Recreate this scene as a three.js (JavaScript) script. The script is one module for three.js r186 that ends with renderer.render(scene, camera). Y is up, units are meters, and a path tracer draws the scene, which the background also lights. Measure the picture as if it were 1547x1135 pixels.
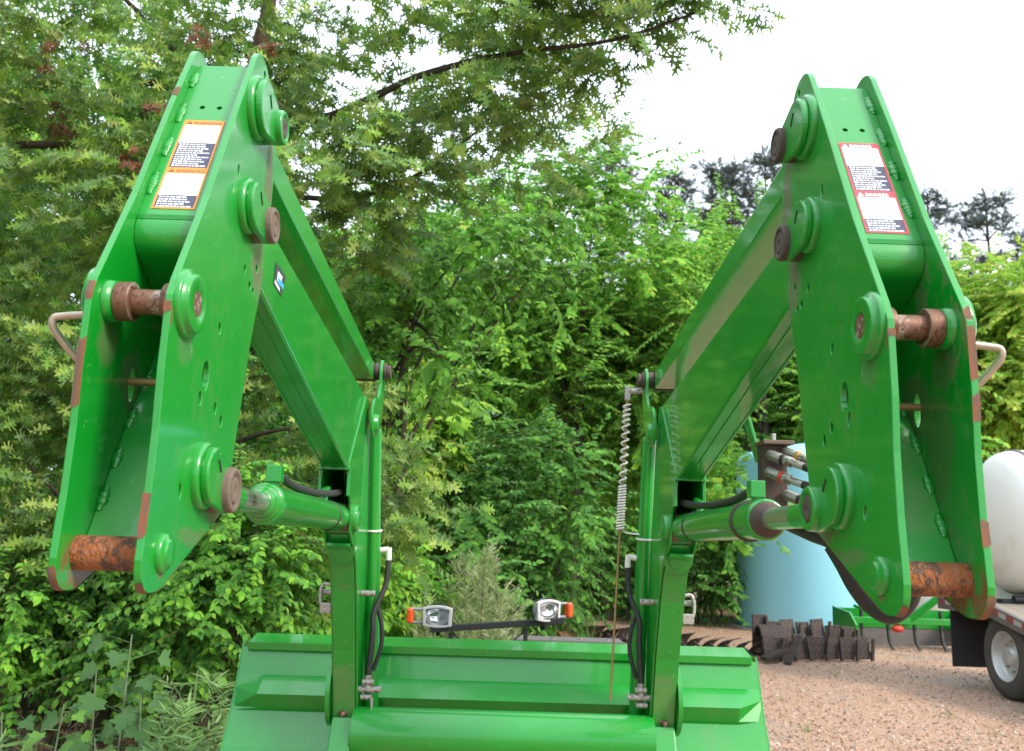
import * as THREE from 'three';
import { mergeGeometries } from 'three/addons/utils/BufferGeometryUtils.js';
import { RoundedBoxGeometry } from 'three/addons/geometries/RoundedBoxGeometry.js';

// ---------------------------------------------------------------- camera, sky, sun, exposure
const W = 1547, H = 1135, F = 1380, EYE = new THREE.Vector3(-0.0365, 1.55, 0);
const scene = new THREE.Scene();
const camera = new THREE.PerspectiveCamera(2 * Math.atan(H / 2 / F) * 180 / Math.PI, W / H, 0.05, 400);
camera.position.copy(EYE);
camera.rotation.set(10.1 * Math.PI / 180, -0.006964, 0.031676, 'YXZ');
camera.updateMatrixWorld();
camera.focus = 2.3;
camera.userData.fStop = 7;
scene.add(camera);

const renderer = new THREE.WebGLRenderer({ antialias: true });
renderer.toneMapping = THREE.LinearToneMapping;
renderer.toneMappingExposure = 3.25;
renderer.shadowMap.enabled = true;
{ // bright overcast sky: even white cloud, a little brighter overhead
  const w = 64, h = 32, d = new Float32Array(w * h * 4);
  for (let y = 0; y < h; y++) for (let x = 0; x < w; x++) {
    const e = Math.sin(((y + 0.5) / h - 0.5) * Math.PI);
    const v = e > 0 ? 0.47 + 0.3 * e : 0.47;
    const i = (y * w + x) * 4;
    d[i] = v * 0.89; d[i + 1] = v * 0.99; d[i + 2] = v * 1.12; d[i + 3] = 1;
  }
  const t = new THREE.DataTexture(d, w, h, THREE.RGBAFormat, THREE.FloatType);
  t.mapping = THREE.EquirectangularReflectionMapping; t.magFilter = t.minFilter = THREE.LinearFilter; t.needsUpdate = true;
  scene.background = t; scene.environment = t;
}
const sun = new THREE.DirectionalLight(0xfff0dc, 1.5);
sun.position.set(8.6, 8, 6); sun.castShadow = true; sun.shadow.radius = 30;
sun.shadow.mapSize.set(2048, 2048);
Object.assign(sun.shadow.camera, { left: -15, right: 15, top: 15, bottom: -15, near: 0.1, far: 80 });
sun.target.position.set(0, 0, -5); sun.position.add(sun.target.position);
scene.add(sun, sun.target);

// ---------------------------------------------------------------- helpers
const V = (x, y, z) => new THREE.Vector3(x, y, z);
let seed = 12345;
const rnd = () => { seed = (seed + 0x6D2B79F5) | 0; let t = Math.imul(seed ^ (seed >>> 15), 1 | seed); t = (t + Math.imul(t ^ (t >>> 7), 61 | t)) ^ t; return ((t ^ (t >>> 14)) >>> 0) / 4294967296; };
const rr = (a, b) => a + (b - a) * rnd();
const gauss = () => (rnd() + rnd() + rnd() + rnd() - 2) / 1.15;
function at(px, py, z) { // the point at depth z (world z) seen at that pixel of the photograph
  const r = V((px - W / 2) / F, -(py - H / 2) / F, -1).applyQuaternion(camera.quaternion);
  return EYE.clone().addScaledVector(r, (z - EYE.z) / r.z);
}
function atX(px, py, X) { // the point of the plane x = X seen at that pixel
  const r = V((px - W / 2) / F, -(py - H / 2) / F, -1).applyQuaternion(camera.quaternion);
  return EYE.clone().addScaledVector(r, (X - EYE.x) / r.x);
}
const used = {};
const numbered = (n) => { const k = used[n] = (used[n] ?? -1) + 1; return k ? `${n}_${String(k).padStart(3, '0')}` : n; };
function thing(name, label, category, p = [0, 0, 0], group) {
  const o = new THREE.Group(); o.name = numbered(name); o.position.set(...p);
  o.userData = { label, category }; if (group) o.userData.group = group;
  scene.add(o); return o;
}
const origin = (o) => { const v = V(0, 0, 0); for (let q = o; q && q !== scene; q = q.parent) v.add(q.position); return v; };
function part(name, geo, mat, parent, label) { // geo in world coordinates
  const g = Array.isArray(geo) ? merge(geo) : geo;
  const o = origin(parent); g.translate(-o.x, -o.y, -o.z);
  const m = new THREE.Mesh(g, mat); m.name = name; m.castShadow = m.receiveShadow = true;
  if (label) m.userData.label = label;
  parent.add(m); return m;
}
function group(name, parent, label) { const g = new THREE.Group(); g.name = name; if (label) g.userData.label = label; parent.add(g); return g; }
function merge(list) {
  return mergeGeometries(list.map((g) => { const q = g.index ? g.toNonIndexed() : g; for (const k of Object.keys(q.attributes)) if (!['position', 'normal', 'uv'].includes(k)) q.deleteAttribute(k); return q; }));
}
const box = (x0, x1, y0, y1, z0, z1, r = 0) => {
  const w = Math.abs(x1 - x0), h = Math.abs(y1 - y0), d = Math.abs(z1 - z0);
  const g = r ? new RoundedBoxGeometry(w, h, d, 2, Math.min(r, w / 2.01, h / 2.01, d / 2.01)) : new THREE.BoxGeometry(w, h, d);
  return g.translate((x0 + x1) / 2, (y0 + y1) / 2, (z0 + z1) / 2);
};
function bar(a, b, w, h, r = 0.004, up = V(0, 1, 0)) { // box from a to b, w across, h along up
  const d = b.clone().sub(a), L = d.length();
  const g = new RoundedBoxGeometry(w, h, L, 2, Math.min(r, w / 2.01, h / 2.01));
  const z = d.normalize(), x = up.clone().cross(z).normalize(), y = z.clone().cross(x);
  return g.applyMatrix4(new THREE.Matrix4().makeBasis(x, y, z).setPosition(a.clone().add(b).multiplyScalar(0.5)));
}
function cyl(a, b, r0, r1 = r0, n = 24, open = false) {
  const d = b.clone().sub(a), g = new THREE.CylinderGeometry(r1, r0, d.length(), n, 1, open);
  return g.applyQuaternion(new THREE.Quaternion().setFromUnitVectors(V(0, 1, 0), d.normalize())).translate((a.x + b.x) / 2, (a.y + b.y) / 2, (a.z + b.z) / 2);
}
const xcyl = (x0, x1, y, z, r, n = 32) => cyl(V(x0, y, z), V(x1, y, z), r, r, n);
function turned(a, b, pts, n = 36) { // lathe along a->b; pts [t in metres, radius]
  const d = b.clone().sub(a).normalize();
  return new THREE.LatheGeometry(pts.map(([t, r]) => new THREE.Vector2(r, t)), n).applyQuaternion(new THREE.Quaternion().setFromUnitVectors(V(0, 1, 0), d)).translate(a.x, a.y, a.z);
}
const tube = (pts, r, seg = 40, n = 10) => new THREE.TubeGeometry(new THREE.CatmullRomCurve3(pts), seg, r, n);
const ball = (p, r, n = 12) => new THREE.SphereGeometry(r, n, n).translate(p.x, p.y, p.z);
// outline in (depth = -z, height = y), given thickness between x0 and x1
function slab(pts, x0, x1, { holes = [], bevel = 0.0015, smooth = false } = {}) {
  const a = Math.min(x0, x1), t = Math.abs(x1 - x0);
  const s = new THREE.Shape();
  if (smooth) { const c = new THREE.CatmullRomCurve3(pts.map(([u, v]) => V(u, v, 0)), true, 'centripetal').getPoints(pts.length * 6); s.setFromPoints(c.map((p) => new THREE.Vector2(p.x, p.y))); }
  else s.setFromPoints(pts.map((p) => new THREE.Vector2(...p)));
  for (const [u, v, ru, rv = ru, rot = 0] of holes) { const h = new THREE.Path(); h.absellipse(u, v, ru, rv, 0, Math.PI * 2, true, rot); s.holes.push(h); }
  const g = new THREE.ExtrudeGeometry(s, { depth: t - 2 * bevel, bevelEnabled: bevel > 0, bevelThickness: bevel, bevelSize: bevel, bevelOffset: -bevel, bevelSegments: 2, curveSegments: 16 });
  return g.rotateY(Math.PI / 2).translate(a + bevel, 0, 0);
}
function strip(line, th, x0, x1, bevel = 0.001) { // folded sheet whose outside follows line (depth, height)
  const off = line.map((p, i) => {
    const a = line[Math.max(0, i - 1)], b = line[Math.min(line.length - 1, i + 1)];
    const dx = b[0] - a[0], dy = b[1] - a[1], L = Math.hypot(dx, dy);
    return [p[0] - dy / L * th, p[1] + dx / L * th];
  });
  return slab([...line, ...off.reverse()], x0, x1, { bevel });
}

// ---------------------------------------------------------------- textures
function noise2(n, cells, s) { // tileable value noise, n*n
  let q = s; const r = () => { q = (Math.imul(q, 1664525) + 1013904223) | 0; return (q >>> 0) / 4294967296; };
  const g = Float32Array.from({ length: cells * cells }, r), o = new Float32Array(n * n);
  for (let y = 0; y < n; y++) for (let x = 0; x < n; x++) {
    const u = x / n * cells, v = y / n * cells, i = Math.floor(u), j = Math.floor(v);
    let a = u - i, b = v - j; a = a * a * (3 - 2 * a); b = b * b * (3 - 2 * b);
    const G = (p, t) => g[(t % cells) * cells + (p % cells)];
    o[y * n + x] = (G(i, j) * (1 - a) + G(i + 1, j) * a) * (1 - b) + (G(i, j + 1) * (1 - a) + G(i + 1, j + 1) * a) * b;
  }
  return o;
}
function fbm(n, cells, oct, s) {
  const o = new Float32Array(n * n); let amp = 0.5, tot = 0;
  for (let k = 0; k < oct; k++) { const q = noise2(n, cells << k, s + k * 77); for (let i = 0; i < o.length; i++) o[i] += q[i] * amp; tot += amp; amp *= 0.55; }
  for (let i = 0; i < o.length; i++) o[i] /= tot;
  return o;
}
function tex(n, fn, srgb = true, rep = 1) { // fn(i) -> [r,g,b] 0..1 (linear when srgb, then encoded)
  const d = new Uint8Array(n * n * 4), enc = (v) => srgb ? (v <= 0.0031308 ? v * 12.92 : 1.055 * Math.pow(v, 1 / 2.4) - 0.055) : v;
  for (let i = 0; i < n * n; i++) { const c = fn(i); for (let k = 0; k < 3; k++) d[i * 4 + k] = 255 * enc(Math.min(1, Math.max(0, c[k]))); d[i * 4 + 3] = 255; }
  const t = new THREE.DataTexture(d, n, n); t.wrapS = t.wrapT = THREE.RepeatWrapping; t.magFilter = THREE.LinearFilter; t.minFilter = THREE.LinearMipmapLinearFilter; t.generateMipmaps = true;
  if (srgb) t.colorSpace = THREE.SRGBColorSpace; t.repeat.set(rep, rep); t.needsUpdate = true; return t;
}
const mix = (a, b, t) => a.map((v, i) => v + (b[i] - v) * t);
const sst = (a, b, x) => { const t = Math.min(1, Math.max(0, (x - a) / (b - a))); return t * t * (3 - 2 * t); };
const N = 512, nA = fbm(N, 4, 6, 11), nB = fbm(N, 8, 6, 23), nC = fbm(N, 32, 4, 37), nD = fbm(N, 64, 3, 51);
const GREEN = [0.0025, 0.235, 0.017];
const std = (o) => new THREE.MeshStandardMaterial(o), phy = (o) => new THREE.MeshPhysicalMaterial(o);
const lin = (r, g, b) => new THREE.Color().setRGB(r, g, b);
// green machine paint: glossy, with patches of tan dust film and small scuffs
function paint(dust, scale, chip = 0.0) {
  const map = tex(N, (i) => {
    let c = mix(GREEN, GREEN.map((v) => v * 1.12), nB[i]);
    c = mix(c, [0.21, 0.17, 0.11], dust * sst(0.5, 0.75, nA[i]) * (0.35 + 0.65 * nC[i]));
    if (nD[i] > 0.83 - chip) c = mix(c, [0.3, 0.42, 0.25], 0.35);
    return c;
  }, true, scale);
  const rough = tex(N, (i) => { const v = 0.27 + 0.3 * dust * sst(0.45, 0.75, nA[i]) + 0.12 * nC[i]; return [v, v, v]; }, false, scale);
  return phy({ map, roughnessMap: rough, roughness: 1, metalness: 0, ior: 1.5, clearcoat: 0.6, clearcoatRoughness: 0.06 });
}
const M = {
  green: paint(0.12, 1.7), greenDusty: paint(0.5, 1.3, 0.03), greenDirty: paint(0.9, 2.3, 0.03),
  rust: std({ map: tex(N, (i) => mix(mix([0.27, 0.085, 0.024], [0.085, 0.04, 0.025], sst(0.44, 0.62, nB[i])), [0.24, 0.16, 0.11], sst(0.58, 0.75, nC[i]) * 0.6), true, 1), bumpMap: tex(N, (i) => [nC[i], nC[i], nC[i]], false, 1), bumpScale: 0.004, roughness: 0.9 }),
  rustPale: std({ map: tex(N, (i) => mix(mix([0.17, 0.085, 0.05], [0.33, 0.28, 0.23], sst(0.45, 0.62, nA[i])), [0.10, 0.04, 0.025], sst(0.55, 0.7, nC[i])), true, 1), roughness: 0.5, metalness: 0.35 }),
  edgeRust: std({ map: tex(N, (i) => mix([0.19, 0.07, 0.035], [0.10, 0.075, 0.05], sst(0.4, 0.62, nB[i])), true, 3), roughness: 0.8 }),
  pinDark: std({ map: tex(N, (i) => mix([0.045, 0.038, 0.035], [0.16, 0.11, 0.085], sst(0.45, 0.7, nC[i])), true, 8), roughness: 0.75, metalness: 0.2 }),
  pinBrown: std({ map: tex(N, (i) => mix([0.10, 0.075, 0.06], [0.20, 0.15, 0.115], sst(0.4, 0.7, nC[i])), true, 8), roughness: 0.85 }),
  steel: std({ color: lin(0.42, 0.40, 0.37), roughness: 0.35, metalness: 0.8 }),
  zinc: std({ map: tex(N, (i) => mix([0.42, 0.41, 0.38], [0.18, 0.15, 0.12], sst(0.42, 0.66, nB[i])), true, 2), roughness: 0.45, metalness: 0.5 }),
  chrome: std({ map: tex(N, (i) => mix([0.55, 0.54, 0.52], [0.10, 0.085, 0.07], sst(0.56, 0.7, nA[i]) * 0.7), true, 1), roughness: 0.2, metalness: 0.85 }),
  rod: std({ color: lin(0.32, 0.22, 0.10), roughness: 0.4, metalness: 0.6 }),
  tan: std({ map: tex(N, (i) => mix([0.36, 0.29, 0.22], [0.55, 0.48, 0.38], nA[i]), true, 4), roughness: 0.35, metalness: 0.55 }),
  rubber: std({ color: lin(0.022, 0.022, 0.024), roughness: 0.55 }),
  black: std({ color: lin(0.015, 0.015, 0.016), roughness: 0.5 }),
  white: std({ color: lin(0.75, 0.75, 0.73), roughness: 0.5 }),
  poly: phy({ map: tex(N, (i) => mix([0.78, 0.77, 0.73], [0.62, 0.56, 0.44], sst(0.55, 0.75, nA[i]) * 0.5), true, 1), roughness: 0.45 }),
  blue: phy({ map: tex(N, (i) => mix([0.31, 0.72, 0.88], [0.35, 0.75, 0.89], nA[i])), roughness: 0.5 }),
  track: std({ map: tex(N, (i) => mix([0.035, 0.033, 0.033], [0.14, 0.08, 0.055], sst(0.5, 0.68, nB[i])), true, 3), roughness: 0.7, metalness: 0.3 }),
  tyre: std({ map: tex(N, (i) => mix([0.03, 0.03, 0.03], [0.09, 0.08, 0.07], nB[i]), true, 2), roughness: 0.85 }),
  rim: std({ color: lin(0.55, 0.55, 0.55), roughness: 0.45, metalness: 0.5 }),
  orange: phy({ color: lin(0.62, 0.075, 0.012), roughness: 0.2, clearcoat: 0.6 }),
  redPart: std({ color: lin(0.6, 0.04, 0.025), roughness: 0.5 }),
  reflector: std({ color: lin(0.8, 0.8, 0.82), roughness: 0.12, metalness: 0.9 }),
  glass: phy({ color: 0xffffff, transmission: 1, thickness: 0, roughness: 0.03, ior: 1.45 }),
  lampShell: std({ color: lin(0.25, 0.25, 0.29), roughness: 0.5 }),
  greySteel: std({ map: tex(N, (i) => mix([0.12, 0.115, 0.12], [0.2, 0.18, 0.17], nB[i]), true, 2), roughness: 0.6, metalness: 0.3 }),
  wood: std({ map: tex(N, (i) => mix([0.20, 0.17, 0.14], [0.30, 0.26, 0.22], nB[i]), true, 1), roughness: 0.9 }),
  bark: std({ map: tex(N, (i) => mix([0.055, 0.042, 0.032], [0.13, 0.10, 0.08], nB[i]), true, 3), bumpMap: tex(N, (i) => [nC[i], nC[i], nC[i]], false, 4), bumpScale: 0.01, roughness: 0.95 }),
  barkRed: std({ map: tex(N, (i) => mix([0.11, 0.06, 0.045], [0.2, 0.13, 0.1], nB[i]), true, 3), roughness: 0.95 }),
  twig: std({ color: lin(0.12, 0.095, 0.06), roughness: 0.9 }),
};

// ---------------------------------------------------------------- ground
{
  const n = 1024, a = fbm(n, 8, 7, 5), b = fbm(n, 128, 3, 9), c = fbm(n, 256, 2, 15), e = fbm(n, 4, 4, 19);
  const map = tex(n, (i) => {
    let q = mix([0.295, 0.17, 0.105], [0.38, 0.236, 0.155], a[i]);
    q = mix(q, [0.20, 0.12, 0.08], sst(0.52, 0.68, b[i]) * 0.55);
    q = mix(q, [0.56, 0.47, 0.41], sst(0.6, 0.72, c[i]) * 0.5);
    return mix(q, [0.23, 0.20, 0.17], sst(0.5, 0.68, e[i]) * 0.55);
  }, true);
  const bump = tex(n, (i) => { const v = 0.5 * b[i] + 0.5 * c[i]; return [v, v, v]; }, false);
  const S = 320, g = new THREE.PlaneGeometry(S, S, 160, 160).rotateX(-Math.PI / 2);
  const uv = g.attributes.uv; for (let i = 0; i < uv.count; i++) uv.setXY(i, uv.getX(i) * S / 4.7, uv.getY(i) * S / 4.7);
  const m = new THREE.Mesh(g, std({ map, bumpMap: bump, bumpScale: 0.02, roughness: 0.95 }));
  m.name = 'ground'; m.receiveShadow = true; m.userData = { kind: 'structure', label: 'tan gravel yard with scattered stones', }; m.position.set(0, 0, -60); scene.add(m);
}
{ // loose stones on the gravel
  const g = new THREE.IcosahedronGeometry(1, 0), n = 30000, im = new THREE.InstancedMesh(g, std({ roughness: 0.9 }), n), o = new THREE.Object3D(), c = new THREE.Color();
  for (let i = 0; i < n; i++) {
    const z = -7 - 14 * Math.pow(rnd(), 1.3), s = 0.004 + 0.012 * Math.pow(rnd(), 3);
    o.position.set(rr(0.8, 0.75 * -z + 0.5), s * 0.25, z); o.rotation.set(rnd() * 6, rnd() * 6, rnd() * 6); o.scale.set(s * rr(0.8, 1.8), s * rr(0.4, 0.9), s); o.updateMatrix(); im.setMatrixAt(i, o.matrix);
    const k = rnd(); c.setRGB(...(k < 0.5 ? [0.34, 0.23, 0.165] : k < 0.75 ? [0.24, 0.15, 0.105] : k < 0.9 ? [0.5, 0.42, 0.36] : [0.2, 0.19, 0.18])); im.setColorAt(i, c);
  }
  im.name = 'gravel'; im.userData = { kind: 'stuff', label: 'loose tan and brown stones on the gravel yard', category: 'gravel' }; im.receiveShadow = im.castShadow = true; scene.add(im);
}

// ---------------------------------------------------------------- the loader
const L = thing('front_loader', 'green tractor front loader with two tall mast arms and bucket, parked detached', 'loader', [0, 0, -4]);
const rounded = (pts) => new THREE.CatmullRomCurve3(pts.map(([u, v]) => V(u, v, 0)), false, 'centripetal').getPoints((pts.length - 1) * 4).map((p) => [p.x, p.y]);
const plateRaw = [[1.742, 2.508], [1.66, 2.36], [1.54, 2.13], [1.428, 1.945], [1.414, 1.915], [1.409, 1.79], [1.412, 1.70], [1.407, 1.60], [1.396, 1.50], [1.402, 1.472], [1.422, 1.454], [1.45, 1.4495], [1.48, 1.454], [1.51, 1.466], [1.64, 1.522], [1.74, 1.566], [1.775, 1.583], [1.79, 1.605], [1.811, 1.68], [1.832, 1.77], [1.87, 1.94], [1.912, 2.06], [1.935, 2.165], [1.942, 2.30], [1.942, 2.38], [1.93, 2.412], [1.842, 2.512], [1.822, 2.526], [1.80, 2.532], [1.775, 2.531], [1.755, 2.523]];
const plateOutline = [...plateRaw.slice(0, 8), ...rounded(plateRaw.slice(8, 15)), ...plateRaw.slice(15, 25), ...rounded([...plateRaw.slice(25), plateRaw[0]]).slice(0, -1)];
const holeSpots = [[1.81, 2.505, 0.008], [1.742, 2.444, 0.008], [1.69, 2.24, 0.006, 0.012], [1.785, 2.069, 0.007, 0.009], [1.868, 2.094, 0.008], [1.828, 2.046, 0.008], [1.855, 2.042, 0.006], [1.661, 1.917, 0.008, 0.011], [1.607, 1.818, 0.018, 0.026], [1.588, 1.774, 0.009, 0.013], [1.676, 1.769, 0.008, 0.011], [1.716, 1.75, 0.008, 0.011], [1.532, 1.610, 0.008, 0.013]];
// paint of the mast plates with the dirt that sits on them: brown grime round and below the pins, rust at the foot tube, scratches
function platePaint(spots, dustAt, sd) {
  const n = 512, u0 = 1.35, uw = 0.62, v0 = 1.4, vh = 1.16, qa = fbm(n, 6, 6, sd), qb = fbm(n, 24, 4, sd + 5), qs = fbm(n, 64, 3, sd + 9);
  const amt = (i) => { const u = u0 + (i % n + 0.5) / n * uw, v = v0 + (Math.floor(i / n) + 0.5) / n * vh; let rust = 0, dirt = 0; for (const [a, b, ru, rv, k, kind] of spots) { const d = Math.hypot((u - a) / ru, (v - b) / rv) + (qa[i] - 0.5) * 1.5 + (qb[i] - 0.5) * 0.9, w = k * (1 - sst(0.6, 1.05, d)); if (kind) rust = Math.max(rust, w); else dirt = Math.max(dirt, w); } return [dirt, rust]; };
  const map = tex(n, (i) => {
    const [dirt, rust] = amt(i); let c = mix(GREEN, GREEN.map((q) => q * 1.1), qa[i]);
    c = mix(c, [0.20, 0.17, 0.11], dustAt * sst(0.5, 0.7, qa[i]) * sst(0.45, 0.6, qs[i]));
    c = mix(c, [0.13, 0.095, 0.07], dirt * (0.7 + 0.3 * qb[i])); c = mix(c, [0.17, 0.065, 0.03], rust * sst(0.3, 0.55, qb[i]));
    const sc = Math.abs(qa[i] - 0.44) < 0.0018 && qb[i] > 0.55; return sc ? mix(c, [0.25, 0.45, 0.22], 0.6) : c;
  });
  const rough = tex(n, (i) => { const [d, r] = amt(i), q = Math.min(1, 0.3 + 0.55 * Math.max(d, r) + 0.1 * qb[i]); return [q, q, q]; }, false);
  for (const t of [map, rough]) { t.repeat.set(1 / uw, 1 / vh); t.offset.set(-u0 / uw, -v0 / vh); }
  return phy({ map, roughnessMap: rough, roughness: 1, ior: 1.5, clearcoat: 0.55, clearcoatRoughness: 0.07 });
}
const pinGrime = [[1.90, 2.30, 0.035, 0.13, 0.85], [1.87, 2.12, 0.05, 0.11, 0.85], [1.905, 2.05, 0.022, 0.09, 0.7], [1.72, 1.585, 0.07, 0.055, 0.8], [1.63, 1.535, 0.12, 0.025, 0.5], [1.49, 1.845, 0.05, 0.03, 0.3]];
const innerPaint = platePaint([...pinGrime, [1.48, 1.482, 0.02, 0.016, 0.8, 1], [1.412, 1.88, 0.012, 0.02, 1, 1]], 0.12, 301);
const outerPaintL = platePaint([[1.47, 1.48, 0.075, 0.045, 0.95, 1], [1.60, 1.80, 0.05, 0.07, 0.6], [1.49, 1.855, 0.05, 0.045, 0.55]], 0.25, 401);
const outerPaintR = platePaint([[1.47, 1.48, 0.085, 0.055, 1, 1], [1.60, 1.80, 0.05, 0.07, 0.6], [1.49, 1.855, 0.05, 0.05, 0.55], [1.52, 1.72, 0.05, 0.10, 0.45], [1.56, 2.0, 0.03, 0.12, 0.4]], 0.5, 501);
function decal(kind) { // safety label: print only
  const w = 300, h = 980, c = document.createElement('canvas'); c.width = w; c.height = h; const g = c.getContext('2d');
  const main = kind === 'WARNING' ? '#ee8a2a' : '#e0404a';
  g.fillStyle = main; g.fillRect(0, 0, w, h);
  const head = (y) => {
    g.fillStyle = kind === 'WARNING' ? '#5a2413' : '#ffffff';
    g.beginPath(); g.moveTo(22, y + 44); g.lineTo(44, y + 6); g.lineTo(66, y + 44); g.fill();
    g.font = 'bold 42px sans-serif'; g.fillText(kind, 76, y + 44, 212);
    g.fillStyle = main; g.fillRect(42, y + 18, 5, 14); g.fillRect(42, y + 36, 5, 5);
  };
  const panel = (y0, y1, split) => {
    g.fillStyle = '#fbfbf8'; g.fillRect(14, y0, w - 28, y1 - y0);
    g.fillStyle = '#3c4058'; g.fillRect(14, split, w - 28, y1 - split);
    g.strokeStyle = '#333'; g.lineWidth = 5; g.beginPath(); const m = (y0 + split) / 2; g.moveTo(120, m - 20); g.quadraticCurveTo(165, m - 10, 175, m + 25); g.moveTo(205, m + 40); g.lineTo(215, m + 46); g.stroke();
    g.fillStyle = '#eef0f4'; let s = 7; for (let y = split + 14; y < y1 - 14; y += 24) { s = (s * 31 + 17) % 97; let x = 26; const end = 150 + s; while (x < end + 20) { s = (s * 31 + 17) % 97; const l = 12 + s % 28; g.fillRect(x, y, Math.min(l, w - 30 - x), 11); x += l + 6; } }
  };
  head(6); panel(58, 545, 265); head(556); panel(612, 966, 840);
  const t = new THREE.CanvasTexture(c); t.colorSpace = THREE.SRGBColorSpace; return t;
}
// strip of bare, rusted edge on the plate: runs along outline points a..b (parameters along the edge list)
function edgePatch(pts, x0, x1) { // pts [(depth,height)] along the edge, wrapped 0.6 mm proud, ragged ends
  const out = [], off = 0.0007;
  const pos = [], uv = [], idx = [];
  pts.forEach((p, i) => {
    const a = pts[Math.max(0, i - 1)], b = pts[Math.min(pts.length - 1, i + 1)], dx = b[0] - a[0], dy = b[1] - a[1], l = Math.hypot(dx, dy) || 1;
    const nx = -dy / l * -off, ny = dx / l * -off;
    for (let k = 0; k < 4; k++) { const x = x0 + (x1 - x0) * k / 3, e = (i === 0 || i === pts.length - 1) ? rr(-0.004, 0.004) : 0; pos.push(x, p[1] + ny + dy / l * e, -(p[0] + nx + dx / l * e)); uv.push(x * 3, i * 0.01); }
    if (i) for (let k = 0; k < 3; k++) { const q = (i - 1) * 4 + k; idx.push(q, q + 1, q + 4, q + 1, q + 5, q + 4); }
  });
  const g = new THREE.BufferGeometry(); g.setAttribute('position', new THREE.Float32BufferAttribute(pos, 3)); g.setAttribute('uv', new THREE.Float32BufferAttribute(uv, 2)); g.setIndex(idx); g.computeVertexNormals(); return g;
}
const frontAt = (y) => { // front edge depth of the plate at height y
  const f = plateRaw.slice(0, 10); for (let i = 1; i < f.length; i++) if (y <= f[i - 1][1] && y >= f[i][1]) return f[i - 1][0] + (f[i][0] - f[i - 1][0]) * (f[i - 1][1] - y) / (f[i - 1][1] - f[i][1]); return f[9][0];
};
const edgeRun = (y0, y1, n = 6) => Array.from({ length: n + 1 }, (_, i) => { const y = y0 + (y1 - y0) * i / n; return [frontAt(y), y]; });
const tipRun = plateOutline.slice(9, 31);
function weld(a, b, r) { // stitch weld: uneven overlapping ripples, flattened into the corner
  const d = b.clone().sub(a).multiplyScalar(rr(0.8, 1.1)), n = 13, list = [];
  for (let i = 0; i < n; i++) { const p = a.clone().addScaledVector(d, i / (n - 1)), e = Math.min(1, 0.62 + 1.2 * Math.min(i, n - 1 - i) / n), q = r * e * rr(0.82, 1.12); list.push(new THREE.SphereGeometry(q, 9, 7).scale(1.15, 0.9, 0.9).translate(p.x + rr(-1, 1) * r * 0.12, p.y + rr(-1, 1) * r * 0.12, p.z - r * 0.35)); }
  return merge(list);
}
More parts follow.
